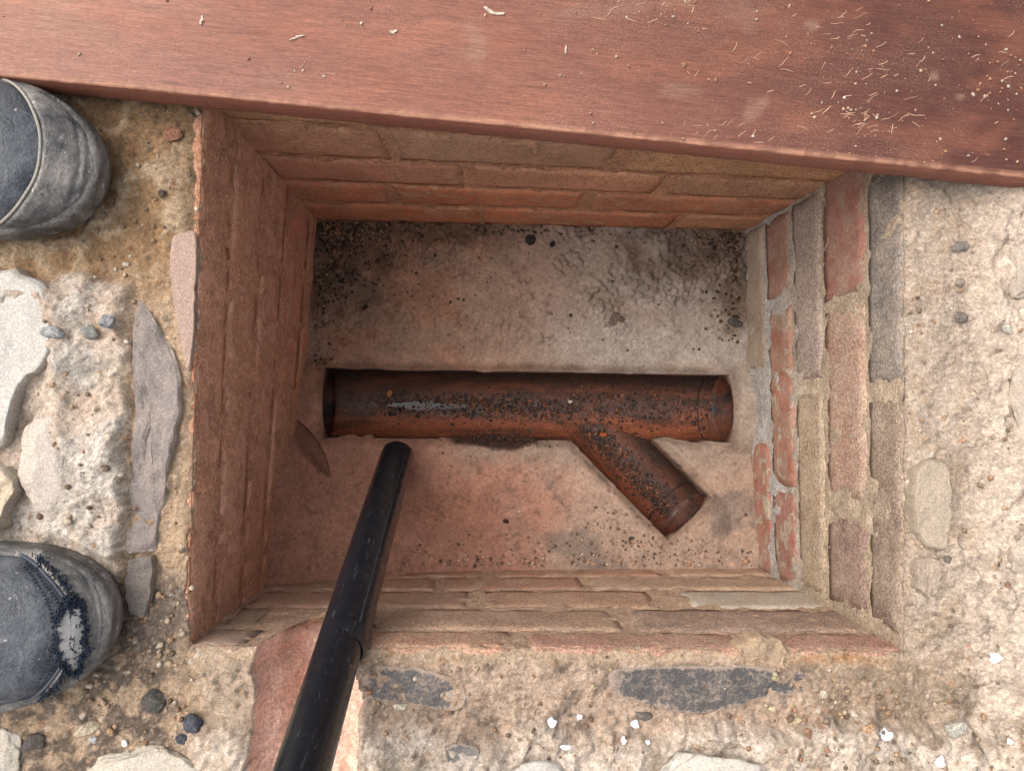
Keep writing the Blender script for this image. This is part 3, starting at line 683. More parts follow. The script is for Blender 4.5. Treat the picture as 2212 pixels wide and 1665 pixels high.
# ------------------------------------------------------------------ ground round the chamber
STAMPS = []
def build_ground():
    ext = 0.0
    gx = [-400., -0.66, None, None, 0.66, 400.]; gy = [400., 0.46, None, None, -0.52, -400.]
    inner = [[RIM['TL'], RIM['TR']], [RIM['BL'], RIM['BR']]]
    CP = np.zeros((6, 6, 2))
    for i in range(6):
        for j in range(6):
            ii = 0 if i <= 2 else 1; jj = 0 if j <= 2 else 1
            c = inner[jj][ii]
            x = gx[i] if gx[i] is not None else c[0]; y = gy[j] if gy[j] is not None else c[1]
            CP[i, j] = (x, y)
    def far(n): return (np.geomspace(1, 600, n)-1)/599
    us = [1-far(14)[::-1], None, None, None, far(14)]
    segu = [us[0], np.linspace(0, 1, 270), np.linspace(0, 1, 370), np.linspace(0, 1, 190), us[4]]
    segv = [us[0], np.linspace(0, 1, 60), np.linspace(0, 1, 285), np.linspace(0, 1, 200), us[4]]
    def params(seg):
        s = []; f = []
        for k, a in enumerate(seg):
            b = a if k == len(seg)-1 else a[:-1]
            s += [k]*len(b); f += list(b)
        return np.array(s), np.array(f)
    si, fi = params(segu); sj, fj = params(segv)
    I, J = np.meshgrid(np.arange(len(si)), np.arange(len(sj)), indexing='ij')
    a, u = si[I], fi[I][..., None]; b, v = sj[J], fj[J][..., None]
    P = (CP[a, b]*(1-u)+CP[a+1, b]*u)*(1-v)+(CP[a, b+1]*(1-u)+CP[a+1, b+1]*u)*v
    X, Y = P[..., 0].copy(), P[..., 1].copy()
    near = (np.abs(X) < 0.7) & (np.abs(Y) < 0.55)
    # distance outside the opening
    cx = np.clip(X, RIM['TL'][0]*0.5+RIM['BL'][0]*0.5, (RIM['TR'][0]+RIM['BR'][0])/2)
    yb = RIM['TL'][1]+(RIM['TR'][1]-RIM['TL'][1])*(cx-RIM['TL'][0])/(RIM['TR'][0]-RIM['TL'][0]); yf = RIM['BL'][1]+(RIM['BR'][1]-RIM['BL'][1])*(cx-RIM['BL'][0])/(RIM['BR'][0]-RIM['BL'][0])
    cy = np.clip(Y, yf, yb); dist = np.hypot(X-cx, Y-cy)
    # crumbled rim
    wob = sm(0.02, 0.0, dist)*near
    jx = (fbm(X*55, Y*55, 201, 5, 0.6)-0.5)*0.011*wob; jy = (fbm(X*55+40, Y*55, 202, 5, 0.6)-0.5)*0.011*wob
    X = X+jx; Y = Y+jy
    px, py = sheet(np.stack([X, Y, np.zeros_like(X)], -1))
    px = np.where(near, px, 5000); py = np.where(near, py, 5000)
    n1 = fbm(X*22, Y*22, 211, 5); n2 = fbm(X*75, Y*75, 213, 4); n3 = fbm(X*240, Y*240, 217, 3); n0 = fbm(X*8, Y*8, 219, 3)
    wx = px+(n1-0.5)*110; wy = py+(n1-0.5)*110+(n2-0.5)*30
    # ---- relief
    Z = (n1-0.5)*0.012*sm(0.0, 0.04, dist)+(n2-0.5)*0.006*sm(0.0, 0.015, dist)+(n3-0.5)*0.0026
    right = sm(2050, 2130, wx)
    rid = ridged(X*26, Y*9, 223, 5)
    Z = Z+right*(0.024*sm(2060, 2260, px)+0.026*(rid-0.5)+0.008*(n2-0.5))
    Z = Z+sm(1960, 2060, px)*0.004
    low = sm(1545, 1600, wy)*sm(360, 480, px+wy*0)*(1-sm(540, 560, px)*sm(790, 770, px))
    lump = ridged(X*24, Y*24, 227, 5)
    Z = Z+low*(0.026*(lump-0.5)+0.012)
    left = sm(292, 262, px+(n2-0.5)*40)*sm(590, 640, py+(n1-0.5)*60)*sm(1270, 1200, py+(n1-0.5)*60)
    Z = Z+left*(0.026*(ridged(X*17, Y*17, 229, 6)-0.5)+0.010)
    tl = sm(430, 380, px)*sm(620, 560, py); Z = Z+tl*(0.010*(ridged(X*34, Y*34, 231, 4)-0.5))
    # edge falls away a little at the rim
    Z = Z-0.0035*sm(0.010, 0.0, dist)
    # ---- colour
    def C(*c): return np.array(alb(*c)[:3])
    col = np.broadcast_to(C(190, 170, 150), X.shape+(3,)).copy()
    def bl(m, c):
        nonlocal col
        m = np.clip(m, 0, 1)[..., None]; col = col*(1-m)+c*m
    bl(sm(470, 400, px), C(194, 168, 140))
    bl(sm(680, 580, wy)*sm(470, 400, px)*0.85, C(160, 128, 94))  # soft shadow of board and legs painted into the brown ground colour
    bl(sm(0.52, 0.64, n1)*tl*0.6, C(146, 116, 88)); bl(tl*sm(0.62, 0.8, ridged(X*34, Y*34, 231, 4))*0.7, C(204, 182, 154))
    bl(left*0.92, C(220, 204, 188)); bl(left*sm(0.46, 0.60, n1), C(216, 208, 198)); bl(left*sm(0.56, 0.66, fbm(X*50, Y*50, 233, 3))*0.35, C(186, 152, 128))
    ll = sm(430, 340, px)*sm(1230, 1300, wy)
    bl(ll, C(188, 164, 138)); bl(ll*sm(0.46, 0.56, n2), C(120, 106, 94))
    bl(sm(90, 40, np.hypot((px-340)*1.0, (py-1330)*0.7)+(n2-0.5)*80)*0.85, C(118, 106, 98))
    bot = sm(1415, 1445, py)*sm(560, 600, px)
    bl(bot*sm(2000, 1850, px), C(198, 174, 154))
    bl(bot*sm(760, 790, px)*sm(1120, 1000, px)*sm(1560, 1600, wy), C(222, 186, 162))
    bl(bot*sm(0.56, 0.66, fbm(X*55, Y*55, 235, 4))*sm(1620, 1560, py)*0.85, C(132, 116, 104))
    bl(sm(1690, 1800, wx)*sm(2050, 1960, wx)*sm(1420, 1450, py)*sm(1620, 1540, wy)*0.7, C(158, 138, 116))
    st = sm(1445, 1418, py)*sm(1396, 1408, py)*sm(430, 520, px)*sm(1960, 1900, px)
    bl(st*0.6, C(200, 174, 146)); bl(st*sm(0.60, 0.72, fbm(X*24, Y*60, 237, 4))*0.75, C(172, 122, 74))
    bl(low, C(226, 212, 198)); bl(low*sm(0.54, 0.66, n2)*0.6, C(196, 176, 154))
    rt = sm(1950, 1975, px)*sm(300, 380, py)
    bl(rt*sm(1420, 1380, py), C(190, 174, 158)); bl(rt*sm(0.55, 0.68, n2)*0.5, C(184, 160, 134))
    bl(right, C(216, 200, 184)); bl(right*sm(0.52, 0.40, rid), C(176, 148, 120)); bl(right*sm(0.60, 0.72, fbm(X*40, Y*14, 239, 4))*0.6, C(160, 142, 124))
    rb = sm(1900, 1990, wx)*sm(1440, 1500, wy); bl(rb*sm(0.5, 0.6, n2)*0.7, C(142, 126, 110))
    sp = sm(0.66, 0.74, vn(X*520, Y*520, 241))*sm(0.42, 0.6, n1); bl(sp*0.35*near, C(92, 80, 70))
    sp = sm(0.72, 0.8, vn(X*430, Y*430, 243)); bl(sp*0.25*near*(1-tl), C(220, 208, 194))
    bl((~near)*1.0, C(178, 156, 132))
    # ---- little stones pressed into the surface
    r = np.random.default_rng(31)
    def dens(qx, qy):
        d = 0.35
        if qx > 1950: d = 0.28
        if qy > 1440: d = 0.8
        if qx < 430 and qy > 1250: d = 1.0
        if qx < 440 and qy < 640: d = 0.5
        if qy > 1500 and qx > 1300: d = 1.0
        return d
    xi = np.arange(len(si)); 
    pal = [C(214, 198, 176), C(150, 134, 118), C(110, 100, 94), C(190, 158, 128), C(228, 220, 208), C(170, 124, 98), C(92, 84, 80), C(200, 176, 148)]
    # lookup grids (the lattice is nearly axis aligned)
    Xr = X[:, Y.shape[1]//2]; 
    cnt = 0
    for _ in range(9000):
        x = r.uniform(-0.42, 0.50); y = r.uniform(-0.36, 0.27)
        qx, qy = sheet(np.array((x, y, 0.0)))
        if 425 < qx < 1950 and qy < 1410: continue
        if 548 < qx < 785 and qy > 1390: continue
        if r.random() > dens(qx, qy): continue
        rad = 0.0008+0.0024*r.random()**3.5
        i = int(np.searchsorted(Xr, x)); 
        if i < 4 or i > len(si)-5: continue
        Yc = Y[i, :]; j = int(np.searchsorted(-Yc, -y))
        w_ = int(rad/0.0014)+3
        i0, i1, j0, j1 = max(0, i-w_-3), i+w_+4, max(0, j-w_-3), j+w_+4
        dx = X[i0:i1, j0:j1]-x; dy = Y[i0:i1, j0:j1]-y
        th = r.uniform(0, np.pi); el = r.uniform(0.6, 1.0)
        du = (dx*np.cos(th)+dy*np.sin(th)); dv = (-dx*np.sin(th)+dy*np.cos(th))/el
        q = np.maximum(np.hypot(du, dv), (np.abs(du)+np.abs(dv))*0.78)/rad
        m = sm(1.15, 0.85, q)
        Z[i0:i1, j0:j1] += rad*0.75*np.sqrt(np.clip(1-q*q*0.8, 0, 1))*m
        cc = pal[r.integers(len(pal))]*r.uniform(0.8, 1.12); cc = cc*0.6+C(190, 168, 146)*0.4
        if qx < 440 and qy < 640: cc = pal[[1, 3, 5, 7][r.integers(4)]]*r.uniform(0.7, 1.0)
        col[i0:i1, j0:j1] = col[i0:i1, j0:j1]*(1-m[..., None])+cc*m[..., None]
        cnt += 1
    # ---- the slot
    sdp = slot_depth(X+((fbm(Y*28, Y*0, 261, 4)-0.5)*0.026+(fbm(X*60, Y*60, 262, 3)-0.5)*0.008)*sm(0.004, 0.03, dist))
    ins = (sdp > 0.004) & (Y < RIM['BL'][1]*0.5+RIM['BR'][1]*0.5+0.02) & near
    m = np.where(ins, 1.0, 0.0)
    back = np.clip((-0.215-Y)/0.25, 0, 1)
    zs = -sdp*(1-0.62*sm(0.0, 0.13, dist))+(fbm(X*24, Y*24, 251, 5)-0.5)*0.034+(ridged(X*40, Y*25, 253, 4)-0.6)*0.010+(n3-0.5)*0.002-0.002
    lip = sm(0.018, 0.0, dist)
    zs = np.where(ins, zs-0.012*lip**2*(sdp > 0.05), zs)
    Z = np.where(ins, np.minimum(zs, Z), Z)
    pk = C(222, 184, 168)*1.6*(0.8+0.4*n1[..., None])
    col = col*(1-m[..., None])+pk*m[..., None]
    fade = np.minimum(sm(0.655, 0.56, np.abs(X)), np.minimum(sm(0.455, 0.40, Y), sm(-0.515, -0.42, Y)))
    Z = Z*fade; col = col*fade[..., None]+C(178, 156, 132)*(1-fade[..., None])
    nx, ny = X.shape
    V = np.stack([X, Y, Z], -1).reshape(-1, 3); Cc = np.clip(col*1.12, 0, 0.85).reshape(-1, 3)
    F = grid_faces(nx, ny)
    fi_, fj_ = np.meshgrid(np.arange(nx-1), np.arange(ny-1), indexing='ij')
    hole = ((si[fi_] == 2) & (sj[fj_] == 2)).ravel()
    F = F[~hole][:, ::-1]
    # skirt down round the opening
    E = np.concatenate([F[:, [0, 1]], F[:, [1, 2]], F[:, [2, 3]], F[:, [3, 0]]]); key = np.sort(E, 1)
    _, inv, ct = np.unique(key[:, 0]*10**7+key[:, 1], return_inverse=True, return_counts=True); B = E[ct[inv] == 1]
    mid = V[B].mean(1); B = B[np.abs(mid).max(1) < 1]
    vs = np.unique(B); mp = {int(q): len(V)+i for i, q in enumerate(vs)}
    SV = V[vs].copy(); SV[:, 2] -= 0.014
    cen = np.mean([RIM[k] for k in RIM], 0)
    for k in range(2): SV[:, k] += np.sign(SV[:, k]-cen[k])*np.where(np.abs(SV[:, k]-cen[k]) > (0.28 if k == 0 else 0.2), 0.004, 0)
    SF = np.array([(q, p_, mp[int(p_)], mp[int(q)]) for p_, q in B])
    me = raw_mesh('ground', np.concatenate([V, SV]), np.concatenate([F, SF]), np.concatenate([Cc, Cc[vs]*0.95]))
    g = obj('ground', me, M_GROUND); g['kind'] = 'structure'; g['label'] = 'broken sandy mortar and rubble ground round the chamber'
    return X, Y, Z
GX, GY, GZ = build_ground()
_gm = (np.abs(GX) < 0.6) & (np.abs(GY) < 0.5)
_cell = {}
for x_, y_, z_ in zip(GX[_gm][::3], GY[_gm][::3], GZ[_gm][::3]):
    _cell.setdefault((int(math.floor(x_/0.008)), int(math.floor(y_/0.008))), []).append(z_)
def gz(x, y, hi=False):
    l = _cell.get((int(math.floor(x/0.008)), int(math.floor(y/0.008))))
    if not l: return 0.0
    return max(l) if hi else sum(l)/len(l)

# ------------------------------------------------------------------ wooden board
def build_board():
    t = 0.030; zb = 0.014
    A = at(-260, 194-0.0986*260, zb); B = at(2212+300, 412+0.0986*300, zb)
    L = np.linalg.norm(B-A); ang = math.atan2(B[1]-A[1], B[0]-A[0]); Wd = 0.235
    nl = 420
    prof = [(0.012, 0), (0.003, 0.0), (0.0006, 0.0025), (0.0, 0.006), (0.0, t-0.0016), (0.0005, t-0.0005), (0.0016, t)]+[(v, t) for v in np.linspace(0.006, Wd-0.003, 86)]+[(Wd, t-0.003), (Wd, 0.003), (Wd-0.003, 0), (Wd*0.5, 0)]
    prof = np.array(prof); npf = len(prof)
    xs = np.linspace(0, L, nl)
    V = np.zeros((nl, npf, 3)); V[..., 0] = xs[:, None]; V[..., 1] = prof[None, :, 0]; V[..., 2] = prof[None, :, 1]
    wav = (fbm(xs*3, xs*0, 301, 3)-0.5)*0.002; V[..., 1] += wav[:, None]
    V[..., 1] += (fbm(V[..., 0]*120, V[..., 2]*80, 303, 3)-0.5)*0.0010*(prof[None, :, 0] < 0.004)
    rot = np.array(((math.cos(ang), -math.sin(ang)), (math.sin(ang), math.cos(ang))))
    Pw = V.copy(); Pw[..., :2] = V[..., :2] @ rot.T+A[:2]; Pw[..., 2] = V[..., 2]+zb
    px, py = sheet(Pw)
    def C(*c): return np.array(alb(*c)[:3])*np.array((0.92, 0.85, 0.82))
    col = np.broadcast_to(C(148, 100, 84), px.shape+(3,)).copy()
    def bl(m, c):
        nonlocal col
        m = np.clip(m, 0, 1)[..., None]; col = col*(1-m)+c*m
    n = fbm(px/160, py/60, 305, 4); n2 = fbm(px/30, py/30, 307, 4)
    bl(sm(900, 2100, px+(n-0.5)*160)*0.95, C(104, 62, 52)*0.72)  # light falloff along the board painted in: right end darker, left paler
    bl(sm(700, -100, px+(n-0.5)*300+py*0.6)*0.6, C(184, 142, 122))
    bl(sm(0.45, 0.75, n)*0.25, C(176, 116, 88))
    v = V[..., 1]
    bl(sm(0.05, 0.02, v)*sm(0.0, 0.006, v)*sm(900, 300, px)*0.6, C(166, 122, 108))
    for cx, cy, rx, ry, a, s in ((1030, 90, 36, 46, -0.3, 0.55), (1462, 195, 62, 22, 0.05, 0.5), (1627, 240, 46, 22, -0.7, 0.6), (1755, 55, 17, 13, 0, 0.9), (2018, 165, 11, 9, 0, 0.9), (2075, 210, 10, 8, 0, 0.7),
                                 (150, 60, 130, 50, 0.1, 0.3), (1330, 20, 150, 20, -0.1, 0.4), (1600, 30, 60, 40, 0, 0.35), (620, 180, 60, 22, 0.3, 0.3)):
        u_ = (px-cx)*math.cos(a)+(py-cy)*math.sin(a); w_ = -(px-cx)*math.sin(a)+(py-cy)*math.cos(a)
        q = np.hypot(u_/rx, w_/ry)+(n2-0.5)*1.3; bl(sm(1.2, 0.3, q)*s*0.6, C(166, 140, 122))
    # paler line along the arris
    arr = (np.abs(prof[:, 1]-t+0.0008) < 0.0010) & (prof[:, 0] < 0.0020)
    bl(arr[None, :]*(0.35+0.5*sm(0.35, 0.6, fbm(px/25, px*0, 309, 4))), C(196, 150, 124))
    bl((v < 0.0008)*(V[..., 2] < t-0.001)*0.85, C(176, 116, 98))  # front face coloured lighter to offset its shade
    F = np.concatenate([grid_faces(nl, npf), ])
    idx = np.arange(nl); wrap = np.stack([idx[:-1]*npf+npf-1, idx[1:]*npf+npf-1, idx[1:]*npf, idx[:-1]*npf], 1)
    Fl = [tuple(f) for f in np.concatenate([F, wrap])]
    Fl += [tuple(range(npf)), tuple((nl-1)*npf+i for i in range(npf))[::-1]]
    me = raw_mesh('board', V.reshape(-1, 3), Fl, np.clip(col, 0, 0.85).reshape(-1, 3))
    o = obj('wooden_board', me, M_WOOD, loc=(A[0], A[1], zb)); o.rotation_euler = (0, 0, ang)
    tag(o, 'long dusty reddish hardwood board lying across the back edge of the chamber', 'wooden board')
    return zb+t
ZTOP = build_board()

# ------------------------------------------------------------------ stones, chips and slabs
def rock_mesh(seed, sub=2, flat=1.0, rough=0.28, sharp=False):
    bm = bmesh.new(); bmesh.ops.create_icosphere(bm, subdivisions=sub, radius=1.0)
    r = random.Random(seed); planes = [Vector((r.gauss(0, 1), r.gauss(0, 1), r.gauss(0, 1))).normalized() for _ in range(9)]; ds = [r.uniform(0.55, 0.9) for _ in planes]
    for v in bm.verts:
        p = v.co.copy()
        for n, d in zip(planes, ds):
            q = p.dot(n)
            if q > d: p -= n*(q-d)*(0.95 if sharp else 0.75)
        p *= 1+rough*0.5*(r.random()-0.5)*(0.5)
        v.co = Vector((p.x, p.y, p.z*flat))
    V = np.array([v.co[:] for v in bm.verts]); F = [tuple(v.index for v in f.verts) for f in bm.faces]; bm.free()
    return V, F
def stone(name, px, py, rx, ry, rgb, label, cat='stone', z=None, rot=0.0, flat=0.55, sink=0.25, seed=1, group=None, mat=None, sharp=False, zref=0.0):
    """one loose stone lying at a sheet position; rx, ry in sheet units"""
    Z = CAMH-(zref if z is None else z); k = Z/FPX
    p = at(px, py, zref if z is None else z)
    V, F = rock_mesh(seed, 3, 1.0, 0.12, True)
    V = V*(1+0.5*(fbm(V[:, 0]*2.2+seed, V[:, 1]*2.2+V[:, 2]*1.7, seed, 4)-0.5))[:, None]
    c, s = math.cos(rot), math.sin(rot); hz = flat*min(rx, ry)*k
    W = np.stack([(V[:, 0]*rx*c-V[:, 1]*ry*s)*k, (V[:, 0]*rx*s+V[:, 1]*ry*c)*k, V[:, 2]*hz], 1)
    base = (gz(p[0], p[1]) if z is None else z)
    W[:, 2] += hz*(1-2*sink)
    o = obj(name, raw_mesh(name, W, F), mat or M_STONE, loc=(p[0], p[1], base), color=alb(*rgb))
    tag(o, label, cat, group); return o
def bz(px, py):
    """benching height under a sheet position"""
    z = -0.35
    for _ in range(6):
        p = at(px, py, z); z = float(bench_mound(np.array(p[0]), np.array(p[1])))
    return z
def big_rock(px, py, rx, ry, rgb, dust, label, seed, rot=0.0, hz=0.5, sink=0.35, name='rubble_stone', cat='rubble'):
    """broken lump of concrete, half bedded in the ground"""
    bm = bmesh.new(); bmesh.ops.create_icosphere(bm, subdivisions=5, radius=1.0)
    V = np.array([v.co[:] for v in bm.verts]); F = np.array([[v.index for v in f.verts] for f in bm.faces]); bm.free()
    r = np.random.default_rng(seed)
    for _ in range(14):
        n = r.normal(size=3); n /= np.linalg.norm(n); d = r.uniform(0.55, 0.92); q = V @ n; V = V-n*np.where(q > d, (q-d)*0.9, 0)[:, None]
    def n3(f, s_, o=4): return (fbm(V[:, 0]*f+s_, V[:, 1]*f, s_, o)+fbm(V[:, 1]*f+s_, V[:, 2]*f, s_+3, o)+fbm(V[:, 2]*f, V[:, 0]*f+s_, s_+6, o))/3-0.5
    V = V*(1+0.55*n3(1.7, seed)+0.30*n3(4.5, seed+1, 4)+0.13*n3(12, seed+2, 3))[:, None]
    k = CAMH/FPX; c, s_ = math.cos(rot), math.sin(rot); h_ = hz*min(rx, ry)*k
    W = np.stack([(V[:, 0]*rx*c-V[:, 1]*ry*s_)*k, (V[:, 0]*rx*s_+V[:, 1]*ry*c)*k, V[:, 2]*h_+h_*(1-2*sink)], 1)
    p = at(px, py); E = sm(0.0, -0.5, V[:, 2])
    o = obj(name, raw_mesh(name, W, F, np.stack([E, E, E], 1)), M_SLATE, loc=(p[0], p[1], gz(p[0], p[1])), color=alb(*rgb))
    o['dust'] = [float(v) for v in alb(*dust)[:3]]; o['dusty'] = 0.5
    tag(o, label, cat)
def slab(name, pts, th, rgb, dust, dusty, label, cat='stone', edge=0.35, seed=1, rough=0.002, jit=0.0025, mat=None, tilt=(0, 0), z0=None, lift=0.0):
    P = np.array([at(x, y)[:2] for x, y in pts]); c = P.mean(0)
    n = 90; d = np.concatenate([P, P[:1]]); sl = np.concatenate([[0], np.cumsum(np.hypot(*np.diff(d, axis=0).T))])
    s = np.linspace(0, sl[-1], n, endpoint=False); O = np.stack([np.interp(s, sl, d[:, k]) for k in (0, 1)], 1)
    for _ in range(2): O = (np.roll(O, 1, 0)+2*O+np.roll(O, -1, 0))/4
    nr = O-c; nr /= np.linalg.norm(nr, axis=1)[:, None]
    O0 = O; O = O+nr*((fbm(O[:, 0]*160, O[:, 1]*160, seed, 4)-0.5)*2*jit)[:, None]
    base = (np.mean([gz(*q) for q in O[::6]]) if z0 is None else z0)+lift
    rings = [0.0, 0.06, 0.12, 0.18, 0.25, 0.32, 0.38, 0.44, 0.5, 0.55, 0.6, 0.65, 0.7, 0.74, 0.78, 0.82, 0.85, 0.88, 0.91, 0.94, 0.96, 0.98, 0.99, 1.0, 1.004]
    V = []; E = []
    for k, r in enumerate(rings):
        q = c+(O0-c)*r+(O-O0)*r**5; ef = sm(1.0, 0.93, np.full(n, r))
        z = th*(0.55+0.45*ef)+(fbm(q[:, 0]*60, q[:, 1]*60, seed+3, 4)-0.5)*rough*3+(fbm(q[:, 0]*260, q[:, 1]*260, seed+5, 2)-0.5)*rough*0.7+(ridged(q[:, 0]*45, q[:, 1]*45, seed+8, 4)-0.6)*rough*1.6
        z = z+(q[:, 0]-c[0])*tilt[0]+(q[:, 1]-c[1])*tilt[1]
        if r >= 1.0: z = z*0.55
        if r > 1.0: z = np.full(n, -0.012)
        V.append(np.column_stack([q-c, z])); E.append(np.full(n, max(0, (r-(1-edge))/edge) if edge > 0 else 0))
    V = np.concatenate(V); E = np.concatenate(E); F = []
    for k in range(len(rings)-1):
        for i in range(n):
            j = (i+1) % n
            if k == 0: F.append((i, n+i, n+j)) if True else None
            else: F.append((k*n+i, (k+1)*n+i, (k+1)*n+j, k*n+j))
    F = [f for f in F]
    o = obj(name, raw_mesh(name, V, F, np.stack([E*0.9, E, E], 1)), mat or M_SLATE, loc=(c[0], c[1], base), color=alb(*rgb))
    o['dust'] = [float(v) for v in alb(*dust)[:3]]; o['dusty'] = float(dusty)
    tag(o, label, cat); return o

SLK = dict(lift=0.0008)
slab('slate_piece', [(782, 1470), (800, 1445), (850, 1436), (905, 1440), (960, 1455), (1003, 1472), (1005, 1520), (975, 1535), (930, 1528), (880, 1518), (820, 1512), (785, 1495)], 0.0014, (116, 113, 112), (196, 172, 152), 0.75,
     'dark grey slate piece set in the mortar just right of the black tube', 'slate', seed=3, edge=0.45, **SLK)
slab('slate_piece', [(1312, 1446), (1380, 1437), (1480, 1438), (1580, 1436), (1680, 1440), (1740, 1452), (1760, 1480), (1700, 1500), (1620, 1510), (1560, 1530), (1490, 1542), (1430, 1530), (1370, 1512), (1318, 1500)], 0.0014, (96, 93, 92), (178, 158, 142), 0.8,
     'long black pitted slate piece below the front chamber wall', 'slate', seed=5, edge=0.40, **SLK)
slab('slate_piece', [(960, 1600), (1000, 1588), (1035, 1600), (1040, 1625), (1000, 1638), (965, 1630)], 0.0014, (138, 135, 132), (200, 178, 158), 0.8, 'small blue-grey slate piece near the lower edge between pale rubble', 'slate', seed=6, edge=0.5, **SLK)
slab('broken_paver', [(300, 640), (322, 662), (350, 715), (382, 770), (396, 830), (396, 890), (380, 950), (366, 1010), (362, 1080), (345, 1130), (340, 1195), (275, 1195), (277, 1120), (286, 1040), (290, 950), (296, 860), (290, 760), (292, 690)], 0.004, (158, 146, 140), (190, 172, 156), 0.6,
     'long grey broken paver beside the left rim of the chamber', 'paver', seed=9, edge=0.10, rough=0.0026, jit=0.0035)
slab('broken_paver', [(282, 1200), (335, 1198), (336, 1240), (330, 1290), (318, 1330), (285, 1322), (276, 1260)], 0.007, (138, 128, 122), (170, 150, 130), 0.45, 'smaller dark grey paver piece just above the lower boot toe', 'paver', seed=10, edge=0.2, rough=0.0015)
slab('rim_brick', [(372, 508), (398, 494), (424, 496), (428, 560), (424, 640), (420, 730), (413, 800), (406, 812), (396, 760), (384, 700), (370, 620), (366, 560)], 0.004, (196, 166, 150), (196, 170, 150), 0.8, 'pale pink worn brick top on the left rim', 'brick', seed=12, edge=0.12, rough=0.0006)
slab('concrete_slab', [(-170, 560), (60, 590), (120, 620), (138, 680), (135, 760), (118, 800), (70, 830), (45, 900), (38, 960), (-170, 1000)], 0.009, (222, 216, 206), (218, 204, 188), 0.5, 'smooth whitish concrete slab edge between the two boots', 'concrete', seed=14, edge=0.10, rough=0.0012, jit=0.004)
slab('rubble_stone', [(-60, 1010), (40, 1005), (72, 1030), (70, 1060), (50, 1085), (40, 1130), (0, 1150), (-60, 1150)], 0.013, (220, 200, 170), (216, 200, 178), 0.5, 'cream yellow stone just above the lower boot', 'stone', seed=15, edge=0.2, jit=0.004, rough=0.003)
big_rock(125, 990, 70, 120, (220, 206, 192), (214, 196, 178), 'rough whitish concrete lump left of the grey paver', 16, 0.1, 0.42, 0.55, cat='concrete')
slab('mortar_lump', [(1965, 1010), (2000, 985), (2035, 1000), (2042, 1060), (2040, 1130), (2030, 1185), (1995, 1180), (1968, 1150), (1960, 1080)], 0.009, (196, 178, 156), (190, 172, 150), 0.6, 'flat cream mortar lump on the right rim', 'mortar lump', seed=18, edge=0.25, rough=0.0012, jit=0.003)
slab('mortar_lump', [(1966, 1210), (2000, 1196), (2024, 1215), (2020, 1262), (1995, 1290), (1970, 1270)], 0.006, (190, 170, 150), (186, 168, 148), 0.6, 'crumbly tan mortar lump at the lower end of the right rim', 'mortar lump', seed=19, edge=0.3, rough=0.003, jit=0.004)
slab('mortar_lump', [(1590, 1395), (1640, 1372), (1690, 1380), (1702, 1410), (1690, 1438), (1630, 1440), (1592, 1425)], 0.005, (186, 160, 132), (196, 168, 138), 0.4, 'mortar lump spilling over the front rim', 'mortar lump', seed=20, edge=0.3, rough=0.003, jit=0.004, z0=-0.004)
for i, a in enumerate([
    (1160, 1690, 120, 85, (224, 218, 208), 'low whitish rubble lump at the bottom, nearest the small slate piece', 0.1),
    (1520, 1680, 140, 95, (228, 220, 206), 'largest pale rubble lump along the bottom edge', -0.1),
    (1790, 1710, 105, 75, (222, 212, 198), 'pale rubble lump at the bottom between two larger ones', 0.3),
    (2075, 1672, 74, 74, (226, 212, 192), 'pale rubble lump in the lower right corner', 0.6),
    (320, 1675, 140, 85, (224, 214, 196), 'pale rubble lump below the lower boot', 0.2),
    (-5, 1640, 70, 70, (226, 216, 200), 'pale rubble lump in the lower left corner', 0.0),
    (2195, 1185, 60, 62, (206, 190, 172), 'whitish rubble lump at the right edge', 0.2),
    (2190, 860, 50, 80, (206, 190, 172), 'rough pale lump high on the right rubble slope', 0.1),
    (2180, 560, 50, 90, (204, 188, 170), 'long pale lump nearest the board on the right slope', -0.1)]):
    big_rock(a[0], a[1], a[2], a[3], a[4], (198, 176, 154), a[5], 30+i*11, a[6], 0.42, 0.56)

S = stone
S('pebble', 352, 420, 9, 9, (96, 84, 78), 'round dark pebble between the upper boot and the rim', 'pebble', seed=41)
S('brick_chip', 376, 294, 22, 15, (172, 126, 104), 'reddish brick chip lying near the board and upper boot', 'brick chip', rot=0.2, seed=42)
S('pebble', 272, 571, 8, 5, (226, 214, 196), 'white pebble below the upper boot', 'pebble', seed=43)
S('stone', 249, 697, 18, 17, (150, 152, 158), 'rounded blue-grey stone nearest the top of the grey paver', 'stone', seed=44, rot=0.4)
S('stone', 142, 722, 28, 14, (168, 172, 174), 'flat blue-grey stone on the edge of the whitish slab', 'stone', seed=45, rot=-0.1)
S('stone', 207, 720, 20, 18, (156, 156, 154), 'grey stone between two other grey stones', 'stone', seed=46)
S('stone', 336, 1512, 30, 25, (98, 96, 92), 'dark grey stone right of the lower boot', 'stone', rot=0.5, seed=47, flat=0.5)
S('stone_chip', 193, 1568, 32, 14, (206, 194, 172), 'flat cream stone chip below the lower boot', 'stone chip', rot=0.5, seed=48, flat=0.5, sharp=True)
S('stone', 82, 1597, 30, 18, (104, 98, 96), 'dark stone in the lower left corner rubble', 'stone', rot=0.3, seed=49)
S('stone', 420, 1560, 20, 22, (92, 96, 108), 'blue-black stone on pale rubble left of the slot', 'stone', seed=50, rot=0.5)
S('stone', 398, 1588, 13, 11, (84, 88, 100), 'small blue-black stone touching a larger one', 'stone', seed=51)
S('stone_chip', 207, 1592, 10, 9, (200, 206, 212), 'small bluish white chip under the cream chip', 'stone chip', seed=52, sharp=True)
S('stone', 2068, 536, 20, 13, (140, 134, 128), 'grey stone at the right rim nearest the board', 'stone', seed=53, rot=0.1)
S('stone', 2145, 712, 20, 17, (196, 190, 178), 'pale grey stone on the right rubble slope', 'stone', seed=54)
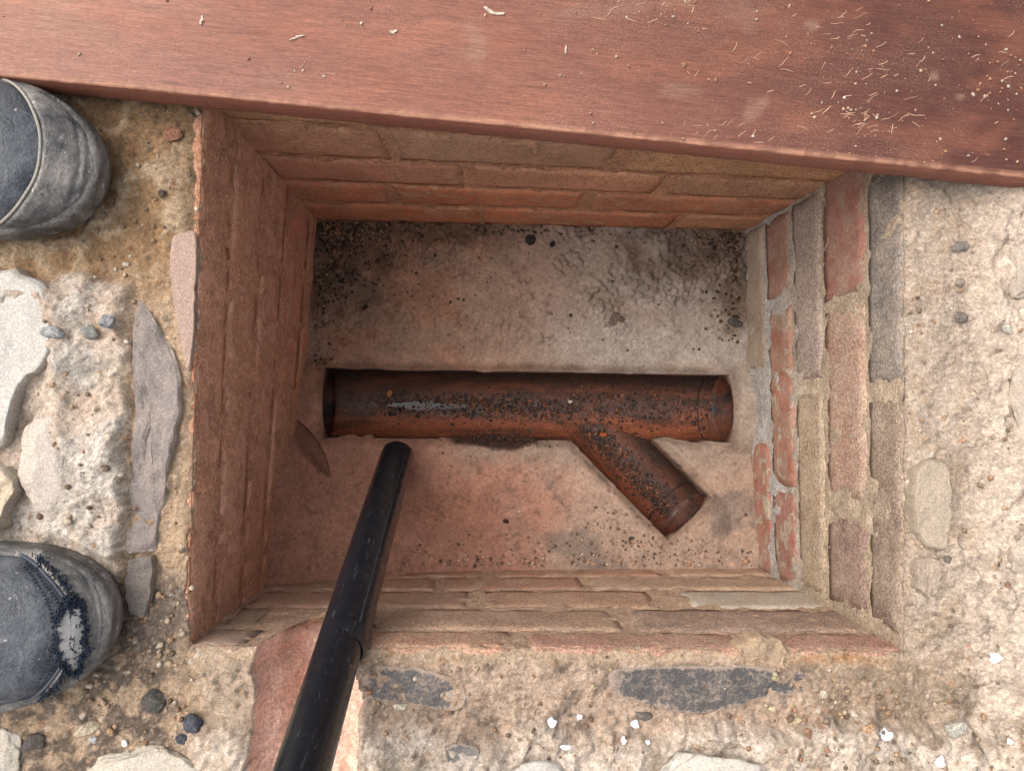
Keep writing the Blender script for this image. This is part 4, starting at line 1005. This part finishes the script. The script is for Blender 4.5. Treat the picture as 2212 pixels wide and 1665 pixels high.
S('stone', 2066, 688, 17, 15, (132, 124, 118), 'dark grey stone on the right strip of mortar', 'stone', seed=55, rot=0.7)
S('stone', 2062, 613, 12, 11, (160, 150, 138), 'small grey stone midway down the right mortar strip', 'stone', seed=56)
S('stone', 2038, 1204, 15, 9, (128, 120, 114), 'small dark stone beside the lower right mortar lump', 'stone', seed=57, rot=-0.5)
S('pebble', 2178, 1136, 9, 14, (120, 116, 110), 'dark pebble on the right rubble slope', 'pebble', seed=58, rot=-0.4)
S('stone', 2043, 1560, 27, 21, (204, 200, 190), 'angular pale grey stone at lower right', 'stone', seed=59, rot=0.5, sharp=True)
S('stone', 1852, 1552, 15, 12, (214, 178, 142), 'small tan stone above a white flake', 'stone', seed=60)
S('stone', 1720, 1558, 14, 11, (206, 188, 158), 'small cream stone below the long slate', 'stone', seed=61)
S('stone', 1673, 1460, 9, 11, (206, 196, 158), 'small yellowish pebble on the long slate', 'pebble', seed=62)
S('stone', 1774, 1496, 10, 9, (214, 204, 184), 'small whitish pebble at the right end of the long slate', 'pebble', seed=63)
S('stone', 865, 1524, 16, 9, (232, 226, 206), 'cream pebble below the left slate piece', 'pebble', seed=64, rot=0.15)
S('stone', 1390, 1546, 18, 12, (120, 116, 112), 'small grey stone below the long slate', 'stone', seed=65)
S('stone', 1668, 1532, 9, 9, (222, 206, 172), 'tiny cream stone under the long slate end', 'pebble', seed=66)
def flake(px, py, rx, ry, label, seed):
    p = at(px, py); k = CAMH/FPX; r = random.Random(seed); n = 11
    V = []
    for lay in (1, 0):
        r2 = random.Random(seed)
        for i in range(n):
            a = 2*math.pi*i/n; q = r2.uniform(0.55, 1.1); V.append((rx*k*q*math.cos(a), ry*k*q*math.sin(a), lay*0.0012+0.0009*math.sin(a*2+seed)))
    F = [tuple(range(n)), tuple(range(2*n-1, n-1, -1))]+[(i, n+i, n+(i+1) % n, (i+1) % n) for i in range(n)]
    o = obj('paint_flake', raw_mesh('paint_flake', np.array(V), F, smooth=False), M_CRUMB, loc=(p[0], p[1], gz(p[0], p[1], True)+0.0004), color=(0.56, 0.58, 0.60, 1))
    tag(o, label, 'paint flake', 'white flakes on the rubble')
for i, (a, b, c, d, l) in enumerate([(2118, 1405, 16, 14, 'white flake alone on sand beyond the lower right corner'), (1895, 1574, 18, 17, 'largest white flake, below the small tan stone'),
    (1999, 1620, 13, 12, 'white flake beside the lower right rubble lump'), (1371, 1563, 11, 12, 'white flake under the small grey stone'), (1215, 1587, 11, 7, 'thin white flake above the low whitish lump'),
    (1190, 1546, 12, 11, 'white flake between the two slate pieces'), (1250, 1545, 7, 8, 'small square white flake between the slate pieces'), (2141, 1577, 7, 8, 'tiny white flake at far lower right'),
    (1341, 1588, 8, 9, 'white flake close to the largest pale lump'), (1393, 1590, 7, 6, 'smallest white flake nearest the largest pale lump'), (272, 1600, 7, 7, 'tiny white flake below the lower boot')]):
    flake(a, b, c, d, l, 70+i)
# on the benching and in the channel
def BS(name, px, py, rx, ry, rgb, label, seed, **kw): S(name, px, py, rx, ry, rgb, label, 'stone' if 'stone' in name else 'pebble', z=bz(px, py), seed=seed, **kw)
BS('stone', 1146, 519, 12, 13, (58, 52, 48), 'black lump alone near the middle of the back wall', 81)
BS('pebble', 1192, 527, 7, 8, (62, 56, 52), 'small black pebble right of the black lump', 82)
BS('stone', 1588, 697, 18, 11, (92, 88, 86), 'dark grey stone against the foot of the right wall', 83, rot=-0.2)
BS('stone', 1555, 577, 16, 13, (176, 154, 126), 'flat tan stone in the back right corner', 84, flat=0.35)
BS('stone', 708, 492, 12, 6, (170, 120, 86), 'long tan chip in the back left corner', 85, rot=0.9)
BS('stone', 728, 500, 9, 8, (176, 132, 98), 'round tan chip in the back left corner', 86)
BS('stone', 742, 738, 9, 8, (186, 136, 100), 'tan chip on the shaded bench above the inlet', 87)
BS('stone', 801, 719, 7, 7, (190, 140, 118), 'small pinkish chip on the shaded bench', 88)
BS('stone', 736, 677, 10, 8, (150, 104, 80), 'brown chip by the foot of the left wall', 89)
BS('stone', 789, 666, 10, 9, (50, 42, 38), 'black pebble on the shaded back bench', 90)
BS('stone', 738, 608, 8, 7, (54, 46, 42), 'black pebble in the shaded silt', 91)
BS('stone', 1093, 1125, 7, 6, (76, 58, 50), 'dark chip on the pink front bench', 92)
BS('stone', 1122, 1105, 6, 5, (204, 176, 150), 'pale chip on the pink front bench', 93)
BS('stone', 1330, 690, 20, 16, (128, 112, 102), 'crusty grey lump on the back bench', 94, flat=0.4)
S('brick_chip', 842, 850, 7, 8, (196, 134, 84), 'tan brick chip lying in the channel', 'brick chip', z=-0.4255, seed=95)
S('pebble', 1232, 867, 5, 5, (226, 214, 196), 'tiny white pebble in the channel at the branch', 'pebble', z=-0.431, seed=96)
S('brick_chip', 1302, 938, 10, 6, (168, 96, 62), 'orange chip in the branch channel', 'brick chip', z=-0.423, seed=97)

# ------------------------------------------------------------------ loose grit (uncountable)
ROCKS = [rock_mesh(500+i, 1, 0.75, 0.3, i % 2 == 0) for i in range(8)]
def grit(name, pts, label, seed):
    """pts: list of (x, y, z, radius, rgb-linear)"""
    r = np.random.default_rng(seed); VV = []; FF = []; CC = []; o = 0
    for x, y, z, rad, c in pts:
        V, F = ROCKS[r.integers(len(ROCKS))]; a = r.uniform(0, 6.28); e = r.uniform(0.6, 1.0, 3)
        W = V*e; W = np.stack([W[:, 0]*math.cos(a)-W[:, 1]*math.sin(a), W[:, 0]*math.sin(a)+W[:, 1]*math.cos(a), W[:, 2]], 1)*rad+np.array((x, y, z+rad*0.3))
        VV.append(W); FF.append(np.array(F)+o); o += len(W); CC.append(np.tile(c, (len(W), 1)))
    ob = obj(name, raw_mesh(name, np.concatenate(VV), np.concatenate(FF), np.concatenate(CC)), M_GRIT)
    ob['kind'] = 'stuff'; ob['label'] = label; return ob
g = np.random.default_rng(77)
def pal(*cs): return [np.array(alb(*c)[:3]) for c in cs]
PG = pal((208, 192, 170), (148, 132, 116), (108, 100, 94), (190, 158, 128), (228, 220, 206), (172, 128, 102), (88, 82, 78), (200, 176, 148))
pts = []
for (x0, x1, y0, y1, n, rmax) in ((180, 420, 1260, 1600, 420, 0.0042), (790, 1950, 1440, 1620, 620, 0.0032), (1700, 2212, 1500, 1665, 420, 0.0042), (1965, 2212, 420, 1480, 520, 0.0034), (200, 430, 235, 640, 260, 0.0034), (60, 300, 640, 1180, 220, 0.0042), (255, 400, 900, 1300, 120, 0.003), (790, 1960, 1412, 1440, 120, 0.0018)):
    for _ in range(n):
        px = g.uniform(x0, x1); py = g.uniform(y0, y1)
        if 545 < px < 790 and py > 1390: continue
        if fbm(np.array(px/50), np.array(py/50), 9, 2) < g.uniform(0.25, 0.62): continue
        p = at(px, py); pts.append((p[0], p[1], gz(p[0], p[1]), 0.0007+rmax*0.9*g.random()**3.4, PG[g.integers(len(PG))]*0.65+0.35*PG[3]*g.uniform(0.8, 1.1)))
grit('gravel', pts, 'loose gravel and mortar grit on the ground round the chamber', 5)
PB = pal((84, 66, 54), (66, 52, 44), (112, 88, 70), (140, 108, 84), (172, 134, 104), (74, 62, 54), (158, 142, 124), (96, 72, 56))
pts = []
for _ in range(7500):
    mode = g.random()
    if mode < 0.48: px, py = 675+abs(g.normal(0, 95)), 482+abs(g.normal(0, 75))
    elif mode < 0.58: px, py = g.uniform(680, 1300), 487+abs(g.normal(0, 16))
    elif mode < 0.66: px, py = 1605-abs(g.normal(0, 70)), 505+abs(g.normal(0, 40))
    elif mode < 0.72: px, py = 1600-abs(g.normal(0, 30)), g.uniform(500, 740)
    elif mode < 0.79: px, py = g.uniform(680, 1600), g.uniform(490, 760)
    elif mode < 0.90: px, py = g.uniform(870, 1630), 1222-abs(g.normal(0, 26))
    elif mode < 0.95: px, py = 1330+g.normal(0, 80), 1180-abs(g.normal(0, 45))
    else: px, py = 682+abs(g.normal(0, 18)), g.uniform(500, 800)
    z = bz(px, py); p = at(px, py, z)
    if sdf(np.array(p[0]), np.array(p[1])) < 0.004 or not (680 < px < 1625): continue
    q = PB[g.integers(len(PB))]*g.uniform(0.7, 1.2)
    if py > 900: q = q*2.0+0.02
    pts.append((p[0], p[1], z+0.0003, 0.0005+0.0030*g.random()**4.5, q))
grit('silt_grit', pts, 'dark silty grit scattered on the benching', 6)
PCH = pal((70, 46, 34), (48, 34, 28), (120, 66, 40), (92, 62, 44), (150, 96, 62), (40, 32, 28))
pts = []
for _ in range(7000):
    if g.random() < 0.66:
        px = g.uniform(820, 1560) if g.random() < 0.65 else g.normal(1080, 130); x = at(px, 880, -0.4)[0]
        off = g.normal(-0.002, 0.009 if px < 1240 else 0.015); y = ychan(x)+off; rr = R_CH-0.001; zc = ZC
    else:
        a = g.uniform(0.0, BL_-0.004); off = g.normal(0.006, 0.010); q = BP0+BDIR*a+BN*off; x, y = q; rr = R_BR-0.001; zc = ZC+0.002
        if abs(y-ychan(x)) < R_CH-0.012: continue
    if not (XL+0.01 < x < XR): continue
    if abs(off) > rr*0.85: continue
    z = zc-math.sqrt(rr*rr-off*off)
    pts.append((x, y, z, 0.0005+0.0030*g.random()**4, PCH[g.integers(len(PCH))]*g.uniform(0.7, 1.3)))
for _ in range(420):
    px = g.normal(1080, 55); py = 945+g.normal(0, 12); z = bz(px, py); p = at(px, py, z-0.006)
    pts.append((p[0], p[1], max(p[2], z) if sdf(np.array(p[0]), np.array(p[1])) > 0 else z-0.012, 0.0006+0.0018*g.random()**2, PCH[g.integers(3)]*0.8))
cg = grit('channel_grit', pts, 'dark wet grit caught in the bottom of the channel', 8)
cg.data.materials.clear(); cg.data.materials.append(M_CLAY)
# crumbs and dried threads on the board
pts = []
PW = pal((206, 176, 150), (188, 146, 120), (204, 190, 174), (172, 126, 102))
for _ in range(1500):
    px = g.uniform(-40, 2230); py = g.uniform(-20, 380)
    edge = 156+0.1058*px
    if py > edge-10: continue
    if g.random() > 0.10+0.90*sm(900, 2000, px): continue
    p = at(px, py, ZTOP); big = 0.0022 if px < 1500 else 0.0018
    pts.append((p[0], p[1], ZTOP-0.0002, 0.0004+big*g.random()**4, PW[g.integers(4)]))
for cx, cy, n in ((640, 165, 14), (1070, 30, 8), (760, 45, 9), (840, 25, 8), (2120, 200, 26), (2160, 130, 14), (1850, 240, 30), (1420, 25, 30), (1820, 110, 20)):
    for _ in range(n):
        p = at(cx+g.normal(0, 22 if cx < 1300 else 36), cy+g.normal(0, 14), ZTOP); pts.append((p[0], p[1], ZTOP-0.0002, 0.0004+0.0020*g.random()**3, PW[g.integers(4)]))
grit('plaster_crumbs', pts, 'pale plaster crumbs scattered over the wooden board', 9)
parts = []
def thread(px, py, ang, ln, rad=0.00045, seed=0):
    r = np.random.default_rng(seed); p = at(px, py, ZTOP)[:2]; n = 9; P = [p]; a = ang
    for i in range(n): a += r.normal(0, 0.16); P.append(P[-1]+np.array((math.cos(a), math.sin(a)))*ln/n)
    P = np.column_stack([np.array(P), np.full(n+1, ZTOP+rad*0.5)]); R = rad*(0.5+0.5*np.sin(np.linspace(0.3, 2.9, n+1)))*r.uniform(0.7, 1.6)
    parts.append(tube_mesh('t', P, R, 5))
k = 0
for cx, cy, n, sx, sy in ((1850, 235, 22, 70, 30), (1840, 265, 12, 50, 10), (1900, 150, 12, 70, 40), (1650, 150, 16, 90, 40), (2080, 160, 12, 80, 60), (1560, 290, 16, 60, 18), (1400, 20, 16, 80, 14), (1780, 60, 14, 90, 40), (650, 160, 4, 30, 20)):
    for _ in range(n):
        px = cx+g.normal(0, sx); py = cy+g.normal(0, sy); k += 1
        if py > 140+0.1058*px: continue
        thread(px, py, g.normal(0.45, 0.35), g.uniform(0.003, 0.013), g.uniform(0.00018, 0.0004), 900+k)
V, F = join(parts); o = obj('plaster_threads', raw_mesh('plaster_threads', V, F), M_THREAD, color=alb(206, 164, 136)); o['kind'] = 'stuff'; o['label'] = 'thin dried plaster threads stuck to the right half of the board'
def shaving(px, py, ang, ln, wd, label, seed):
    p = at(px, py, ZTOP); r = random.Random(seed); n = 7; up = []; dn = []
    for i in range(n):
        q = i/(n-1)-0.5; b = (0.30*ln*(abs(q)-0.25) if seed == 1 else 0.06*ln*r.uniform(-1, 1)); w_ = wd*(0.35+0.65*r.random())*(1-1.5*q*q)
        up.append((q*ln, b+w_/2)); dn.append((q*ln, b-w_/2))
    out = up+dn[::-1]; m = len(out)
    V = [(x, y, 0.0011+0.0006*math.sin(x*900+seed)) for x, y in out]+[(x, y, 0.0) for x, y in out]
    F = [(i, i+1, m-2-i, m-1-i) for i in range(n-1)]+[(m+i+1, m+i, 2*m-1-i, 2*m-2-i) for i in range(n-1)]+[(i, m+i, m+(i+1) % m, (i+1) % m) for i in range(m)]
    o = obj('wood_shaving', raw_mesh('wood_shaving', np.array(V), F, smooth=False), M_CRUMB, loc=tuple(p), color=alb(214, 196, 176)); o.rotation_euler = (0, 0, ang)
    tag(o, label, 'shaving')
shaving(1066, 27, -0.3, 0.017, 0.0035, 'bent white shaving at the top centre of the board', 1)
shaving(1222, 108, 1.5, 0.007, 0.002, 'short upright tan shaving on the middle of the board', 2)
shaving(436, 45, 1.3, 0.007, 0.003, 'small pale shaving on the left part of the board', 3)
shaving(642, 82, 0.3, 0.012, 0.002, 'thin tan shaving left of the board centre', 4)
shaving(850, 70, 0.2, 0.006, 0.003, 'small white crumb-like shaving on the board near its middle', 5)

# ------------------------------------------------------------------ black tube leaning in the chamber
def build_wand():
    rl_ = 0.0202; rt = 0.0184
    E0 = at(858, 984, -0.318); E1 = at(666, 1640, 0.118)
    d = E1-E0; Lr = np.linalg.norm(d); d /= Lr
    s_step = None
    best = 1e9
    for s in np.linspace(0, Lr, 400):
        q = sheet(E0+d*s)
        if abs(q[1]-1392) < best: best = abs(q[1]-1392); s_step = s
    tot = Lr+0.45
    root = obj('plastic_tube', None, loc=tuple(E0))
    root.rotation_euler = Vector(d).to_track_quat('Z', 'Y').to_euler()
    tag(root, 'scratched black plastic tube leaning out of the chamber over the front wall', 'tube')
    bpy.context.view_layer.update(); cl = root.matrix_world.inverted() @ cam.location; WA = math.atan2(cl.y, cl.x)
    def lathe(nm, prof, n=48):
        A = np.linspace(0, 2*np.pi, n, endpoint=False); V = []; F = []
        for r, z in prof: V += [(r*math.cos(a), r*math.sin(a), z) for a in A]
        for k in range(len(prof)-1):
            for i in range(n): j = (i+1) % n; F.append((k*n+i, k*n+j, (k+1)*n+j, (k+1)*n+i))
        o = obj(nm, raw_mesh(nm, np.array(V), F), M_WAND, root); return o
    ri = rl_-0.0018
    lathe('lower_tube', [(ri, s_step-0.01), (ri, 0.001), (ri+0.0004, 0.0003), (rl_-0.0005, 0.0), (rl_, 0.0012)]+[(rl_, z) for z in np.linspace(0.01, s_step-0.012, 12)]+[(rl_, s_step-0.004), (rl_-0.0006, s_step+0.001), (rt-0.0004, s_step+0.007)])
    up_ = lathe('upper_tube', [(rt, s_step-0.02)]+[(rt, z) for z in np.linspace(s_step, tot, 14)]+[(rt-0.002, tot+0.0005), (rt-0.002, tot-0.05)])
    up_.location = tuple(Vector((-0.0016, 0.0006, 0)))
    for an, z0_, z1_ in ((math.radians(-25), 0.01, s_step-0.01), (math.radians(-28), s_step+0.02, tot-0.02)):
        rr_ = rl_ if z1_ < s_step else rt; off_ = 0.0 if z1_ < s_step else -0.0016
        V, F = tube_mesh('seam', [(off_+rr_*math.cos(WA+an), rr_*math.sin(WA+an), z) for z in np.linspace(z0_, z1_, 20)], 0.00022, 5); obj('mould_seam', raw_mesh('mould_seam', V, F), M_THREAD, root, color=(0.05, 0.06, 0.08, 1))
    # rough burr round the cut end, mould seams and scratches
    A = np.linspace(0, 2*np.pi, 60); pts = np.stack([(rl_-0.0007)*np.cos(A), (rl_-0.0007)*np.sin(A), 0.0006+0.0008*vn(A*9, A*0, 2)], 1)
    V, F = tube_mesh('burr', pts, 0.0007, 6, cap=False); obj('end_rim', raw_mesh('end_rim', V, F), M_WAND, root)
build_wand()

# ------------------------------------------------------------------ work boots
def build_boot(loc, rz, label, torn, scale=1.0, side=1):
    Lb = 0.295; n_s = 90; n_t = 49
    root = obj('work_boot', None, loc=loc); root.rotation_euler = (0, 0, rz); root.scale = (scale,)*3
    tag(root, label, 'boot', 'pair of work boots at the chamber edge')
    def outline(x, grow=0.0):
        x = np.asarray(x, float); xt = 0.185; xh = 0.055
        wmax = np.interp(x, [0, 0.06, 0.12, 0.17, 0.21, 0.25, 0.3], [0.036, 0.038, 0.040, 0.050, 0.0555, 0.0545, 0.0545])+grow
        toe = np.clip((x-xt)/(Lb+grow-xt), 0, 1); heel = np.clip((xh-x)/(xh+grow), 0, 1)
        return wmax*np.power(np.clip(1-toe**2.6, 0, 1), 1/2.0)*np.power(np.clip(1-heel**2.4, 0, 1), 1/2.2)
    def height(x, grow=0.0):
        x = np.asarray(x, float)
        h = np.interp(x, [0, 0.03, 0.07, 0.115, 0.15, 0.19, 0.23, 0.262, 0.285, 0.295], [0.100, 0.108, 0.104, 0.098, 0.082, 0.066, 0.060, 0.054, 0.043, 0.034])
        toe = np.clip((x-0.235)/(Lb+grow-0.235), 0, 1)
        return (h-0.026)*np.power(np.clip(1-toe**3.2, 0, 1), 0.5)+grow
    def P(x, th, grow=0.0):
        wv = outline(x, grow); hv = height(x, grow); e = 0.78
        c = np.cos(th); s = np.sin(th)
        y = wv*np.sign(c)*np.abs(c)**e; z = 0.024+hv*np.abs(s)**(e+0.12)
        return np.stack([x, y+side*0.006*np.sin(np.clip(x/Lb, 0, 1)*np.pi), z], -1)
    xs = Lb*(0.5-0.5*np.cos(np.linspace(0, np.pi, n_s))); xs[0] = 1e-4; xs[-1] = Lb-1e-5
    th = np.linspace(0, np.pi, n_t)
    Xg, Tg = np.meshgrid(xs, th, indexing='ij')
    def crease(x, t): 
        c = (fbm(x*60, t*2.2, 401+int(torn), 4)-0.5)*0.0035
        return c-0.0020*np.exp(-((x-0.205-0.01*np.sin(t*2))/0.004)**2)*np.sin(t)
    G = P(Xg, Tg); nrm = np.stack([np.zeros_like(Xg), np.cos(Tg), np.sin(Tg)], -1)
    G = G+nrm*crease(Xg, Tg)[..., None]
    F = grid_faces(n_s, n_t); fc = np.stack([Xg.ravel()[F].mean(1), Tg.ravel()[F].mean(1)], 1)
    openm = (fc[:, 0] > 0.022) & (fc[:, 0] < 0.118) & (np.abs(fc[:, 1]-np.pi/2) < 0.75)
    F = F[~openm][:, ::-1]
    me = raw_mesh('upper', G.reshape(-1, 3), F)
    up = obj('upper', me, M_LEATHER, root, color=(0.020, 0.024, 0.032, 1))
    sol = up.modifiers.new('wall', 'SOLIDIFY'); sol.thickness = 0.003; sol.offset = -1
    # toe cap with a seam bowing towards the toe
    def seam(t): return (0.230 if torn else 0.220)+0.050*np.abs(np.sin(t))**0.75
    ns2 = 54; u = np.linspace(0, 1, ns2); Ug, T2 = np.meshgrid(u, np.linspace(0, np.pi, 61), indexing='ij')
    xs2 = seam(T2)+(Lb+0.0025-1e-4-seam(T2))*(1-(1-Ug)**1.8)
    gr = 0.0006+0.0026*sm(0.0, 0.06, Ug)
    G2 = np.zeros(Ug.shape+(3,))
    G2 = P(xs2, T2, 0.0028)
    G2 = G2+np.stack([np.zeros_like(Ug), np.cos(T2), np.sin(T2)], -1)*((gr-0.0028)+(fbm(xs2*55, T2*2.5, 411+int(torn), 4)-0.5)*0.0026*np.clip(1-Ug, 0, 1)**0.4+0.0007*np.exp(-((Ug-0.62)/0.05)**2)-0.0007*np.exp(-((Ug-0.50)/0.04)**2))[..., None]
    capo = obj('toe_cap', raw_mesh('toe_cap', G2.reshape(-1, 3), grid_faces(ns2, 61)[:, ::-1]), M_RUBBER, root, color=(0.040, 0.040, 0.041, 1) if not torn else (0.065, 0.065, 0.064, 1))
    # piping along the seam
    t = np.linspace(0.08, np.pi-0.08, 70); pts = P(seam(t)-0.0005, t, 0.0014)
    V, Fp = tube_mesh('piping', pts, 0.0011, 8); obj('piping', raw_mesh('piping', V, Fp), M_THREAD, capo, color=(0.22, 0.20, 0.17, 1) if not torn else (0.05, 0.055, 0.07, 1))
    # two rows of stitch holes
    st = []
    for rowi, off in enumerate((0.005, 0.010) if torn else ()):
        for tt in np.linspace(0.35, np.pi-0.35, 40):
            p = P(np.array(seam(tt)-off-(0.001 if torn else 0)), np.array(tt), 0.0004); V, Fr = ROCKS[0]
            st.append((np.asarray(V)*np.array((0.0011, 0.0009, 0.0006))+p, Fr))
    if st:
        V, Fs = join(st); s_ = obj('stitching', raw_mesh('stitching', V, Fs), M_THREAD, up, color=(0.012, 0.014, 0.02, 1)); s_['kind'] = 'stuff'
    # sole with a rounded rand
    no = 140
    xo = np.concatenate([Lb*(0.5-0.5*np.cos(np.linspace(0, np.pi, no//2))), Lb*(0.5-0.5*np.cos(np.linspace(np.pi, 0, no//2)))[1:-1]])
    sg = np.concatenate([np.ones(no//2), -np.ones(no//2-2)])
    prof = [(-0.004, 0.0), (0.002, 0.0), (0.0045, 0.004), (0.005, 0.012), (0.0045, 0.019), (0.0055, 0.023), (0.004, 0.028), (0.000, 0.030), (-0.006, 0.030)]
    V = []; cx0 = 0.15
    for gr_, z in prof:
        xx = cx0+(xo-cx0)*(1+gr_/0.145); w_ = outline(np.clip(xo, 0, Lb), 0.0)+gr_*np.clip(outline(xo)/0.03, 0, 1)
        V.append(np.stack([xx, sg*np.maximum(w_, 0)+side*0.006*np.sin(xo/Lb*np.pi), np.full_like(xx, z)+0.004*sm(0.25, 0.30, xx)*(z < 0.01)], -1))
    m = len(xo); V = np.concatenate(V); Fo = []
    for k in range(len(prof)-1):
        for i in range(m): j = (i+1) % m; Fo.append((k*m+i, k*m+j, (k+1)*m+j, (k+1)*m+i))
    Fo.append(tuple(range(m))[::-1]); Fo.append(tuple((len(prof)-1)*m+i for i in range(m)))
    obj('sole', raw_mesh('sole', V, Fo), M_RUBBER, root, color=(0.035, 0.034, 0.033, 1))
    # tongue and laces
    xt_ = np.linspace(0.085, 0.165, 10); tt = np.linspace(np.pi/2-0.5, np.pi/2+0.5, 11); a, b = np.meshgrid(xt_, tt, indexing='ij')
    T = P(a, b, 0.0035); T[..., 2] += 0.02*sm(0.12, 0.085, a)
    to = obj('tongue', raw_mesh('tongue', T.reshape(-1, 3), grid_faces(10, 11)[:, ::-1]), M_LEATHER, root, color=(0.03, 0.035, 0.045, 1)); to.modifiers.new('wall', 'SOLIDIFY').thickness = 0.003
    for xl in (0.118, 0.133, 0.148, 0.163):
        pts = P(np.full(12, xl)+np.linspace(-0.004, 0.004, 12), np.linspace(np.pi/2-0.62, np.pi/2+0.62, 12), 0.006)
        V, Fl = tube_mesh('lace', pts, 0.0018, 8); obj('lace', raw_mesh('lace', V, Fl), M_THREAD, root, color=(0.02, 0.02, 0.022, 1))
    if torn:
        # torn cover on the cap showing the pale lining, frayed dark edge
        nA = 40; ring = np.linspace(0, 1, 7); V = []
        a = np.linspace(0, 2*np.pi, nA, endpoint=False); rr = 1+0.55*(fbm(np.cos(a)*2.2+5, np.sin(a)*2.2, 77, 3)-0.5)*2
        for q in ring:
            V.append(P(0.2810+0.0070*q*rr*np.cos(a), 1.78+0.58*q*rr*np.sin(a), 0.0052+0.0010*(1-q)))
        V = np.concatenate(V); Fq = []
        for k in range(6):
            for i in range(nA):
                j = (i+1) % nA
                Fq.append((k*nA+i, k*nA+j, (k+1)*nA+j, (k+1)*nA+i) if k else (i, (k+1)*nA+j, (k+1)*nA+i)[::-1])
        tp = obj('torn_patch', raw_mesh('torn_patch', V, Fq), M_CRUMB, capo, color=(0.20, 0.195, 0.19, 1)); tp['label'] = 'pale lining showing through the torn toe cap'
        fr = []
        r = random.Random(5)
        for _ in range(700):
            aa = r.uniform(0, 6.28); q = 1+0.55*(float(fbm(np.array(math.cos(aa)*2.2+5), np.array(math.sin(aa)*2.2), 77, 3))-0.5)*2
            q += r.uniform(-0.05, 0.25); b0 = P(np.array(0.2810+0.0070*q*math.cos(aa)), np.array(1.78+0.58*q*math.sin(aa)), 0.0055)
            b1 = b0+np.array((r.gauss(0, 0.0016), r.gauss(0, 0.0022), r.uniform(0, 0.0008))); fr.append(tube_mesh('f', np.stack([b0, (b0+b1)/2+np.array((0, 0, 0.0006)), b1]), 0.0004, 4))
        for _ in range(420):
            tt_ = r.uniform(0.25, 2.9); b0 = P(np.array(float(seam(tt_))+0.006+r.gauss(0, 0.002)), np.array(tt_), 0.0045)
            b1 = b0+np.array((r.gauss(0, 0.0014), r.gauss(0, 0.002), r.uniform(0, 0.0006))); fr.append(tube_mesh('f', np.stack([b0, (b0+b1)/2+np.array((0, 0, 0.0006)), b1]), 0.00045, 4))
        V, Ff = join(fr); f_ = obj('frayed_edge', raw_mesh('frayed_edge', V, Ff), M_THREAD, capo, color=(0.012, 0.018, 0.03, 1)); f_['kind'] = 'stuff'
    return root
def boot_at(px, py, rz, z, label, torn, side):
    # px, py: sheet position of the tip of the toe
    tip = at(px, py, z+0.03); d = np.array((math.cos(rz), math.sin(rz)))*0.296*1.06
    build_boot((tip[0]-d[0], tip[1]-d[1], z), rz, label, torn, 1.06, side)
boot_at(200, 362, math.radians(-4), 0.008, 'dark work boot with smooth scuffed toe cap by the wooden board', False, 1)
boot_at(228, 1336, math.radians(2), 0.008, 'worn work boot with torn frayed toe cap on the rubble', True, -1)
